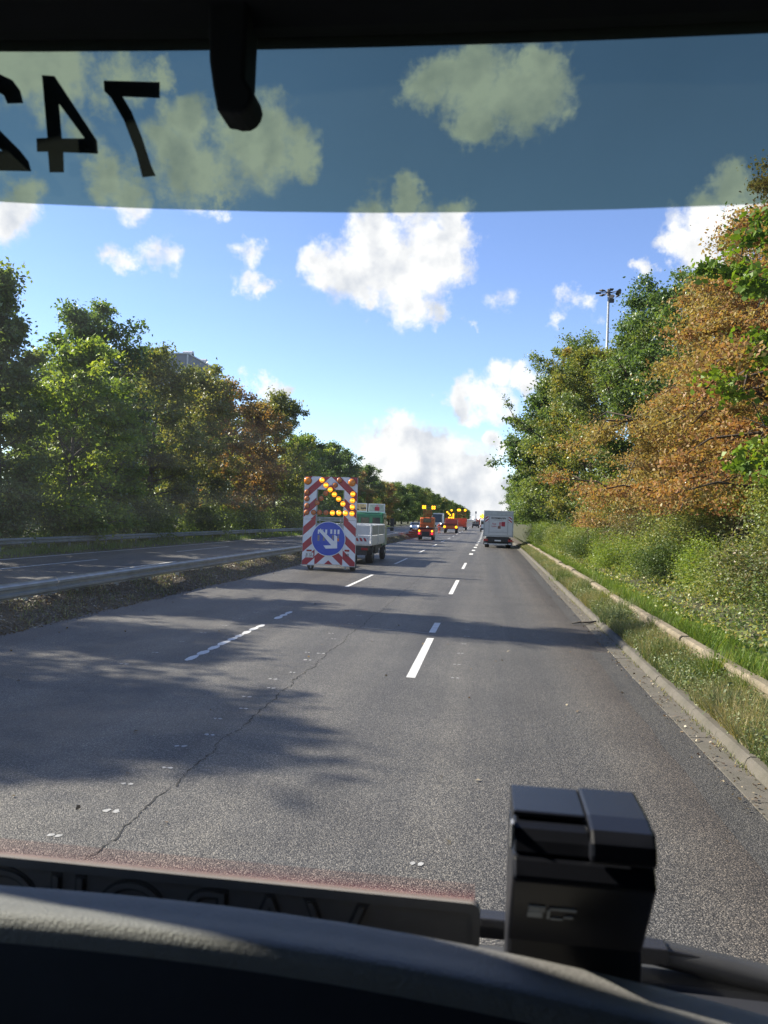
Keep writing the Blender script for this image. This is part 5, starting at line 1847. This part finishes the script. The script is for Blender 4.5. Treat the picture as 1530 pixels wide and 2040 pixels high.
fr_ = thing('red_works_truck', 'farthest red works truck under a cluster of yellow lamps', 'truck', (-1.7, 235.0, rise(235)))
MB().box(-1.1, 1.1, 0, 4.4, 0.6, 2.4).build('body', M['redorange'], fr_, bevel=0.06)
MB().prism([(4.5, 0.6), (4.5, 2.5), (5.8, 2.5), (6.3, 1.6), (6.4, 0.6)], -1.05, 1.05, 'x').build('cab', M['redorange'], fr_, bevel=0.06)
MB().bar((0.3, 0.5, 2.4), (0.3, 0.5, 3.6), 0.1).bar((0.9, 0.5, 2.4), (0.9, 0.5, 3.6), 0.1).build('lamp_frame', M['frame'], fr_)
for x, z in ((0.2, 3.2), (0.75, 3.6), (1.15, 3.2), (0.7, 2.9)):
    MB().dome((x, 0.4, z), 0.33, (0, -1, 0), 0.4, 0, 10, 3).build('lamp', M['yellowled'], fr_)
for s in (-1, 1):
    wheel(fr_, s * 0.9, 1.0, 0.42, 0.42, 0.3, s, False)
    wheel(fr_, s * 0.9, 5.3, 0.42, 0.42, 0.26, s, False)

ol = thing('oncoming_truck', 'oncoming dark truck with white roof edge behind the orange lorry', 'truck', (-12.6, 205.0, rise(205)), math.pi)
MB().prism([(0.0, 0.5), (0.0, 3.3), (1.9, 3.3), (2.05, 1.6), (2.15, 0.5)], -1.2, 1.2, 'x').build('cab', M['glassdark'], ol, bevel=0.08).location = (0, 0, 0)
MB().box(-1.2, 1.2, 1.6, 2.0, 3.31, 3.5).build('sun_visor', M['white'], ol)
MB().box(-1.25, 1.25, -6.5, -0.2, 0.9, 3.6).build('cargo_box', M['cargo'], ol, bevel=0.03)
MB().box(-1.1, 1.1, 2.1, 2.18, 0.45, 1.1).build('bumper', M['white'], ol)
for s in (-1, 1):
    MB().dome((s * 0.9, 2.18, 0.85), 0.16, (0, 1, 0), 0.4, 0, 8, 3).build('headlamp', M['headlamp'], ol)
    MB().bar((s * 1.2, 1.8, 2.9), (s * 1.5, 2.0, 2.9), 0.06).box(s * 1.5 - 0.1, s * 1.5 + 0.1, 1.95, 2.05, 2.0, 2.9).build('mirror', M['white'], ol)
    wheel(ol, s * 1.0, 0.9, 0.48, 0.48, 0.3, s, False)
    wheel(ol, s * 1.0, -5.0, 0.48, 0.48, 0.4, s, False)

sc_ = thing('silver_car', 'silver car approaching on the opposite carriageway', 'car', (-13.2, 146.0, rise(146)), math.pi)
MB().prism([(-2.1, 0.35), (-2.15, 0.85), (-1.5, 0.98), (-0.9, 1.42), (0.5, 1.45), (1.2, 0.98), (2.1, 0.8), (2.2, 0.35)], -0.88, 0.88, 'x').build('body', M['carsilver'], sc_, bevel=0.08)
MB().prism([(0.62, 1.41), (1.17, 1.0), (1.19, 1.01), (0.64, 1.42)], -0.72, 0.72, 'x').build('windscreen', M['glassdark'], sc_)
for s in (-1, 1):
    MB().prism([(-1.3, 1.0), (-0.85, 1.36), (0.45, 1.38), (0.95, 1.0)], s * 0.885 - 0.004, s * 0.885 + 0.004, 'x').build('side_window', M['glassdark'], sc_)
    MB().dome((s * 0.68, 2.14, 0.72), 0.13, (0, 1, 0), 0.4, 0, 8, 3).build('headlamp', M['headlamp'], sc_)
    wheel(sc_, s * 0.78, -1.3, 0.32, 0.32, 0.2, s, False)
    wheel(sc_, s * 0.78, 1.35, 0.32, 0.32, 0.2, s, False)

# rust red boards at the end of the rail
wd = thing('barrier_boards', 'rust red sloping barrier boards beside the guard rail by the orange lorry', 'barrier', (-9.1, 92.0, 0.05))
for k in range(4):
    MB().prism([(k * 0.06, 0.02 + k * 0.26), (k * 0.06 + 0.05, 0.02 + k * 0.26), (k * 0.06 + 0.05, 0.25 + k * 0.26), (k * 0.06, 0.25 + k * 0.26)], -0.75 + k * 0.35, 1.1, 'x').build('board', M['rust'], wd, bevel=0.01)
MB().bar((-0.5, 0.3, 0), (-0.3, 0.3, 0.4), 0.07).bar((0.9, 0.3, 0), (0.9, 0.3, 1.05), 0.07).build('post', M['chassis'], wd)

# ---- a road worker in red
def person(label, loc, rz=0.0):
    t = thing('person', label, 'person', loc, rz)
    V = [(0, 0, 0.98), (0, 0, 1.18), (0, 0.01, 1.40), (0, 0.01, 1.53), (0, 0.02, 1.66), (0, 0.01, 1.76),
         (0.19, 0, 1.42), (0.26, 0.02, 1.16), (0.25, 0.14, 0.95), (-0.19, 0, 1.42), (-0.27, 0.0, 1.15), (-0.27, 0.06, 0.90),
         (0.10, 0, 0.92), (0.12, 0.04, 0.50), (0.12, 0.0, 0.09), (0.13, 0.17, 0.05), (-0.10, 0, 0.92), (-0.13, -0.03, 0.50), (-0.14, -0.05, 0.09), (-0.15, 0.12, 0.05)]
    E = [(0, 1), (1, 2), (2, 3), (3, 4), (4, 5), (2, 6), (6, 7), (7, 8), (2, 9), (9, 10), (10, 11), (0, 12), (12, 13), (13, 14), (14, 15), (0, 16), (16, 17), (17, 18), (18, 19)]
    rad = [0.16, 0.15, 0.17, 0.06, 0.10, 0.08, 0.075, 0.055, 0.04, 0.075, 0.055, 0.04, 0.10, 0.075, 0.055, 0.04, 0.10, 0.075, 0.055, 0.04]
    me = bpy.data.meshes.new('body_base')
    me.from_pydata(V, E, [])
    o = bpy.data.objects.new('body_base', me)
    COL.objects.link(o)
    o.modifiers.new('skin', 'SKIN')
    for i, r in enumerate(rad):
        me.skin_vertices[0].data[i].radius = (r, r * 0.85)
    me.skin_vertices[0].data[0].use_root = True
    o.modifiers.new('sub', 'SUBSURF').levels = 1
    bpy.context.view_layer.update()
    ev = o.evaluated_get(bpy.context.evaluated_depsgraph_get())
    m2 = bpy.data.meshes.new_from_object(ev)
    bpy.data.objects.remove(o)
    m2.materials.clear()
    for k in ('hivis', 'retrowhite', 'skin', 'chassis'):
        m2.materials.append(M[k])
    for p in m2.polygons:
        z = p.center.z
        p.material_index = 3 if z < 0.1 else 1 if (1.08 < z < 1.14 or 0.4 < z < 0.46) and abs(p.center.x) < 0.24 else 2 if z > 1.52 or (z < 0.96 and abs(p.center.x) > 0.22) else 0
        p.use_smooth = True
    b = link('body', m2, t)
    MB().dome((0, 0.02, 1.68), 0.125, (0, 0, 1), 0.95, 0, 12, 4).build('helmet', M['white'], t, True)
    return t


person('road worker in red work clothes beside the orange flatbed', (-7.35, 124.0, rise(124)), 0.3)

# ================================================================== MAST AND BUILDINGS
ms = thing('floodlight_mast', 'tall grey floodlight mast rising above the right trees', 'light mast', (13.07, 90.0, 2.2))
MB().tube([(0, 0, 0), (0, 0, 14), (0, 0, 26.6)], [0.26, 0.19, 0.12], 12).build('pole', M['mastgrey'], ms, True)
hd = MB()
for k in range(7):
    a = 2 * math.pi * k / 7 + 0.3
    hd.bar((0, 0, 26.7), (1.05 * math.cos(a), 1.05 * math.sin(a), 26.75), 0.07)
hd.tube([(0, 0, 26.4), (0, 0, 27.1)], 0.2, 10)
hd.build('lamp_ring', M['chassis'], ms)
for k in range(7):
    a = 2 * math.pi * k / 7 + 0.3
    if k in (0, 6, 1):
        q = MB().dome((1.15 * math.cos(a), 1.15 * math.sin(a), 26.6), 0.42, (math.cos(a), math.sin(a), -0.9), 0.5)
    else:
        q = MB().box(-0.3, 0.3, -0.22, 0.22, -0.05, 0.06, mat=Matrix.Translation((1.15 * math.cos(a), 1.15 * math.sin(a), 26.72)) @ Matrix.Rotation(a, 4, 'Z'))
    q.build('floodlight', M['chassis'], ms)
MB().box(0.1, 0.6, -0.2, 0.2, 25.6, 26.0).build('winch_box', M['chassis'], ms)

tb = thing('tower_block', 'grey tower block showing its flat roof above the left trees', 'building', (-57.3, 140.0, 0))
MB().box(-24, 0, 0, 17.2, 0, 32.2).build('wall', M['facade'], tb)
MB().box(-24.2, 0.15, -0.15, 17.35, 32.205, 32.45).build('roof_edge', M['facade2'], tb)
MB().box(-0.1, 0.14, -0.3, -0.16, 0, 32.1).build('downpipe', M['facade2'], tb)
for y in (2.2, 9.6):
    MB().tube([(-2.2, y + 1.0, 32.9), (-0.3, y + 1.0, 32.9)], 0.6, 12).box(-2.2, -0.3, y + 0.4, y + 1.6, 32.455, 32.9).build('roof_vent', M['facade2'], tb)
for k in range(9):
    for j in range(4):
        o = MB().box(0.003, 0.05, 1.4 + j * 4.0, 3.2 + j * 4.0, 2 + k * 3.0, 3.6 + k * 3.0).build('window', M['glassdark'], tb)
bb = thing('brown_building', 'brown building top just above the far left trees', 'building', (-30.0, 360.0, 0))
MB().box(-9, 5, 0, 14, 0, 13.6).build('wall', M['brownwall'], bb)
MB().box(-9.2, 5.2, -0.2, 14.2, 13.605, 14.0).build('roof_edge', M['facade2'], bb)
for x in (-7, -4, -1, 2):
    MB().box(x, x + 1.6, -0.06, -0.005, 10.2, 12.2).build('window', M['glassdark'], bb)

# ================================================================== THE CAB THE VIEW IS FROM
bus = thing('vehicle_cab', 'dark driver cab with windshield that the road is seen through', 'vehicle', (0, -0.5, 0))
BO = Vector((0, 0.5, 0))      # parts below are given in road coordinates


def ws(x, z, off=0.0):
    return 0.95 - 0.10 * x * x - 0.15 * (z - 2.0) - off


def ws_grid(name, xs, zf0, zf1, nz, off, m, parent, th=0.0):
    vs, fs = [], []
    n = len(xs)
    for j in range(nz + 1):
        for x in xs:
            z = zf0(x) + (zf1(x) - zf0(x)) * j / nz
            vs.append((x, ws(x, z, off), z))
    for j in range(nz):
        fs += [(j * n + i, j * n + i + 1, (j + 1) * n + i + 1, (j + 1) * n + i) for i in range(n - 1)]
    me = bpy.data.meshes.new(name)
    me.from_pydata(vs, [], fs)
    me.polygons.foreach_set('use_smooth', [True] * len(fs))
    o = link(name, me, parent, m)
    if parent is bus:
        o.location = BO
    return o


XS = [-1.25 + 0.125 * i for i in range(21)]
wsh = ws_grid('windshield', XS, lambda x: 1.70, lambda x: 2.95, 10, 0.0, M['windshield'], bus)
flm = ws_grid('sun_film', XS, lambda x: 2.6775 + 0.019 * (x - 0.05) ** 2 + (0.004 * max(0, -x - 0.1)), lambda x: 2.95, 6, 0.03, M['film'], wsh)
DIG = {
    'seven': [(-0.4346, 2.822), (-0.3721, 2.8208), (-0.3726, 2.8049), (-0.4143, 2.8062), (-0.4046, 2.7908), (-0.3935, 2.7633), (-0.3841, 2.7345), (-0.3793, 2.724), (-0.3942, 2.7222), (-0.4003, 2.7475), (-0.4134, 2.7814), (-0.4273, 2.8046), (-0.4344, 2.8112)],
}


def digit(outline, holes=()):
    """a thick vinyl figure on the inside of the glass (mirrored: it is read from outside)"""
    cu = bpy.data.curves.new('digit', 'CURVE')
    cu.dimensions = '2D'
    cu.fill_mode = 'BOTH'
    cu.extrude = 0.0006
    for ring in (outline,) + tuple(holes):
        s = cu.splines.new('POLY')
        s.points.add(len(ring) - 1)
        for p, (x, z) in zip(s.points, ring):
            p.co = (x, z, 0, 1)
        s.use_cyclic_u = True
    tmp = bpy.data.objects.new('digit', cu)
    COL.objects.link(tmp)
    bpy.context.view_layer.update()
    me = bpy.data.meshes.new_from_object(tmp.evaluated_get(bpy.context.evaluated_depsgraph_get()))
    bpy.data.objects.remove(tmp)
    for v in me.vertices:
        x, z, t = v.co
        v.co = (x, ws(x, z, 0.012) - t, z)
    me.name = 'digit'
    me.materials.clear()
    return link('digit', me, wsh, M['vinyl'])


digit(DIG['seven'])
digit([(-0.5036, 2.8268), (-0.4896, 2.826), (-0.4448, 2.7601), (-0.4442, 2.7465), (-0.4835, 2.7474), (-0.4839, 2.7262), (-0.4999, 2.7259), (-0.5006, 2.7477), (-0.5131, 2.7474), (-0.513, 2.7611), (-0.5005, 2.7619)],
      [[(-0.4863, 2.7982), (-0.4584, 2.762), (-0.4846, 2.7616)]])
digit([(-0.5677, 2.8275), (-0.5508, 2.827), (-0.5371, 2.8211), (-0.5292, 2.8109), (-0.5265, 2.798), (-0.544, 2.7971), (-0.5475, 2.8054), (-0.5546, 2.8089), (-0.5640, 2.8105), (-0.5730, 2.806), (-0.5770, 2.797), (-0.5740, 2.788), (-0.5600, 2.7745), (-0.5324, 2.7481), (-0.5235, 2.737), (-0.521, 2.7266), (-0.5930, 2.7261), (-0.5930, 2.7469), (-0.5524, 2.7470), (-0.5700, 2.7620), (-0.5850, 2.7770), (-0.5915, 2.7900), (-0.5910, 2.8050), (-0.5830, 2.8200)])

# header panel along the top of the glass
vs, fs = [], []
prof = [(0.004, 0.0), (-0.035, -0.001), (-0.06, 0.012), (-0.20, 0.05), (-0.46, 0.09), (-0.46, 0.2), (0.004, 0.2)]
n = len(prof)
for x in XS:
    z0 = 2.8555 - 0.03 * (x + 0.22) ** 2
    for a, b in prof:
        vs.append((x, ws(x, z0, 0.0) - 0.012 + a, z0 + b))
for j in range(len(XS) - 1):
    fs += [(j * n + i, j * n + (i + 1) % n, (j + 1) * n + (i + 1) % n, (j + 1) * n + i) for i in range(n)]
hp = MB().add(vs, fs).build('header_panel', M['interior'], bus)
hp.location = BO
# mounting arm hanging from the header
arm = [(-0.2990, 2.875), (-0.2555, 2.875), (-0.2565, 2.7894), (-0.2530, 2.784), (-0.2494, 2.7792), (-0.2470, 2.7705), (-0.2485, 2.7640), (-0.2530, 2.7575), (-0.2600, 2.7536), (-0.2690, 2.7532), (-0.2770, 2.7556), (-0.2842, 2.7561), (-0.2902, 2.7829), (-0.2950, 2.81)]
o = MB().prism(arm, 0.745, 0.785, 'y').build('mirror_arm', M['interior'], bus, bevel=0.004)
o.location = BO
shell = MB()
shell.box(-1.30, 1.30, -2.3, 0.62, 3.06, 3.14)
o = shell.build('roof', M['interior'], bus)
o.location = BO
o = MB().box(-1.32, -1.26, -2.3, -0.7, 0.5, 3.14).box(-1.32, -1.26, -0.7, 0.86, 0.5, 1.85).box(-1.32, -1.26, -0.7, 0.86, 2.98, 3.14).box(-1.32, -1.26, 0.78, 0.86, 1.85, 2.98).build('side_wall', M['interior'], bus)
o.location = BO
o = MB().box(-1.292, -1.288, -0.7, 0.78, 1.85, 2.98).build('side_window', M['sidewindow'], bus)
o.location = BO
o = MB().box(1.26, 1.32, -2.3, 0.80, 0.5, 3.14).build('side_wall', M['interior'], bus)
o.location = BO
o = MB().box(-1.26, 1.26, -2.36, -2.3, 0.5, 3.14).build('rear_wall', M['interior'], bus)
o.location = BO
o = MB().box(-1.26, 1.26, -2.3, 0.95, 0.5, 0.56).build('floor', M['interior'], bus)
o.location = BO
o = MB().box(-1.30, 1.30, 0.58, 0.84, 2.96, 3.06).box(-1.26, 1.26, 0.93, 1.05, 0.5, 1.72).build('front_panel', M['interior'], bus)
o.location = BO


def rim_z(x):
    return 2.0235 - 0.18 * (x + 0.25) ** 2 if x > -0.25 else 2.0235 - 0.12 * (x + 0.25) ** 2


def sweep(name, prof, m, z_end=None):
    vs, fs = [], []
    xs = [-1.25 + 0.05 * i for i in range(51)]
    n = len(prof)
    for x in xs:
        for a, b in prof:
            vs.append((x, a, (rim_z(max(-1.0, min(0.55, x))) + b)))
    for j in range(len(xs) - 1):
        fs += [(j * n + i, j * n + i + 1, (j + 1) * n + i + 1, (j + 1) * n + i) for i in range(n - 1)]
    me = bpy.data.meshes.new(name)
    me.from_pydata(vs, [], fs)
    me.polygons.foreach_set('use_smooth', [True] * len(fs))
    o = link(name, me, bus, M[m])
    o.location = BO
    return o


sweep('dashboard_rim', [(0.640, -0.06), (0.634, -0.02), (0.628, -0.006), (0.619, 0.0), (0.608, 0.0015), (0.597, 0.0020), (0.592, 0.0022), (0.580, 0.0052), (0.566, 0.0078), (0.559, 0.0062), (0.556, -0.002), (0.556, -0.012)], 'dashrim')
sweep('dashboard', [(0.558, -0.010), (0.553, -0.016), (0.548, -0.08), (0.50, -0.35), (0.46, -0.80)], 'interior')
o = MB().box(-1.25, 1.25, 0.60, 0.955, 1.72, 1.80).build('dashboard_top', M['interior'], bus)
o.location = BO
led = MB().dome((-0.1995, 0.549, 1.955), 0.0035, (0, -1, 0.3), 0.6).build('indicator_lamp', emit_mat('blue_indicator', (0.02, 0.12, 0.5), 0.35, (0.01, 0.05, 0.2)), bus)
led.location = BO
# wiper outside the glass
wp = MB().tube([(-0.2, 1.01, 1.815), (0.05, 1.005, 1.835), (0.2, 1.0, 1.825), (0.42, 0.985, 1.80), (0.75, 0.94, 1.76)], [0.008, 0.012, 0.015, 0.017, 0.012], 6)
o = wp.build('wiper_arm', M['chassis'], bus, True)
o.location = BO
wb = MB().prism([(-0.05, 1.832), (0.0, 1.850), (0.05, 1.852), (0.30, 1.826), (0.30, 1.812), (0.05, 1.838), (-0.05, 1.822)], 0.985, 0.998, 'y')
wb.box(0.205, 0.238, 0.975, 1.0, 1.817, 1.838).box(0.0, 0.045, 0.975, 1.0, 1.828, 1.853)
o = wb.build('wiper_blade', M['black'], bus, bevel=0.002)
o.location = BO
cw = MB().prism([(0.97, 1.70), (0.97, 1.792), (1.0, 1.80), (1.06, 1.775), (1.06, 1.70)], -1.25, 1.25, 'x').build('cowl', M['chassis'], bus, bevel=0.01)
cw.location = BO
st = MB().tube([(0.028, 0.70, 1.957), (0.075, 0.72, 1.968)], 0.0022, 6).tube([(0.06, 0.70, 1.955), (0.10, 0.72, 1.964)], 0.0018, 6)
o = st.build('metal_clip', M['alu'], bus)
o.location = BO

# ---- name plate standing on the dashboard, seen from behind
pl = thing('name_plate', 'dark embossed name plate with painted red reflection above it standing behind the dashboard rim', 'name plate', (-0.25, 0.74, 1.81))


def rrect(x0, x1, z0, z1, r, k=5):
    pts = []
    for cx, cz, a0 in ((x1 - r, z1 - r, 0), (x0 + r, z1 - r, 90), (x0 + r, z0 + r, 180), (x1 - r, z0 + r, 270)):
        for i in range(k + 1):
            a = R(a0 + 90 * i / k)
            pts.append((cx + r * math.cos(a), cz + r * math.sin(a)))
    return pts


MB().prism(rrect(-0.37, 0.2575, 0.0, 0.1785, 0.009), 0.0, 0.005, 'y').build('plate', M['platedark'], pl, bevel=0.001)
rmo, rmi = rrect(-0.37, 0.2575, 0.0, 0.1785, 0.009), rrect(-0.362, 0.2505, 0.008, 0.1690, 0.006)
nn = len(rmo)
vs = [(a, -0.006, b) for a, b in rmo] + [(a, -0.006, b) for a, b in rmi] + [(a, -0.0005, b) for a, b in rmo] + [(a, -0.0005, b) for a, b in rmi]
fs = []
for i in range(nn):
    k = (i + 1) % nn
    fs += [(i, k, nn + k, nn + i), (i, 2 * nn + i, 2 * nn + k, k), (nn + i, nn + k, 3 * nn + k, 3 * nn + i)]
MB().add(vs, fs).build('rim', M['platedark'], pl, bevel=0.0)
text(pl, 'VAROIIC', -0.055, -0.0003, 0.093, 0.105, 'embossshade', 0.0008, mirror=True, ext=0.0006, name='letter_shade')  # darker outline painted for the shade around the embossing
text(pl, 'VAROIIC', -0.055, -0.0003, 0.093, 0.105, 'platedark', -0.0022, mirror=True, ext=0.003, name='embossed_lettering')
mre = bpy.data.materials['painted_red_reflection']
MB().box(-0.36, 0.252, 0.001, 0.0025, 0.1788, 0.1935).build('red_reflection', M['redreflection'], pl)  # strip carrying the painted reflection above the plate
MB().box(-0.30, 0.10, 0.03, 0.05, -0.01, 0.006).build('foot', M['platedark'], pl)

# ---- black box device on the dashboard
dv = thing('toll_device', 'black toll device box with hooded top standing on the dashboard', 'device', (0.085, 0.66, 1.995))
dx0, dx1 = -0.0550, 0.0545


def pr(pts):
    return [(a - 0.66, b - 1.995) for a, b in pts]


MB().prism(pr([(0.72, 1.90), (0.655, 1.90), (0.655, 2.0015), (0.6105, 2.0720), (0.6195, 2.0866), (0.72, 2.0866)]), dx0, dx1, 'x').build('body', M['device'], dv, bevel=0.003)
MB().prism(pr([(0.718, 2.0882), (0.6205, 2.0882), (0.6245, 2.0975), (0.6300, 2.1045), (0.6360, 2.1075), (0.718, 2.1085)]), dx0 + 0.001, dx1 - 0.002, 'x').build('front_cover', M['device'], dv, bevel=0.0015)
MB().prism(pr([(0.705, 2.1100), (0.640, 2.1100), (0.6395, 2.1135), (0.642, 2.1145), (0.70, 2.1150), (0.705, 2.113)]), dx0 + 0.0005, 0.0030, 'x').build('lid', M['device'], dv, bevel=0.001)
MB().prism(pr([(0.704, 2.1095), (0.6215, 2.1085), (0.6215, 2.1000), (0.620, 2.0890), (0.6085, 2.0890), (0.6075, 2.0965), (0.6100, 2.1050), (0.6190, 2.1122), (0.640, 2.1160), (0.704, 2.1165)]), 0.0035, dx1 - 0.001, 'x').build('hood', M['device'], dv, bevel=0.003)
MB().box(dx0 - 0.0015, dx0 + 0.0005, -0.035, -0.025, 0.094, 0.114).build('side_button', M['alu'], dv)
# grey blocks on the slanting lower front
ang = math.atan2(2.0015 - 2.0720, 0.655 - 0.6105)
mt = Matrix.Translation((0, 0.632 - 0.66 - 0.0006, 2.0388 - 1.995)) @ Matrix.Rotation(math.atan2(0.655 - 0.6105, 2.0720 - 2.0015), 4, 'X')
lb = MB()
for x0, x1, z0, z1 in ((-0.0410, -0.0290, -0.0075, 0.000), (-0.0405, -0.0275, 0.0005, 0.0075), (-0.0240, -0.0030, 0.0042, 0.0072), (-0.0255, -0.0232, -0.0080, 0.0036), (-0.0120, -0.0050, -0.0055, -0.0028), (-0.0225, -0.0130, -0.0085, -0.0065)):
    lb.box(x0, x1, -0.0012, -0.0004, z0, z1, 0, mt)
lb.build('grey_blocks', M['devgrey'], dv)
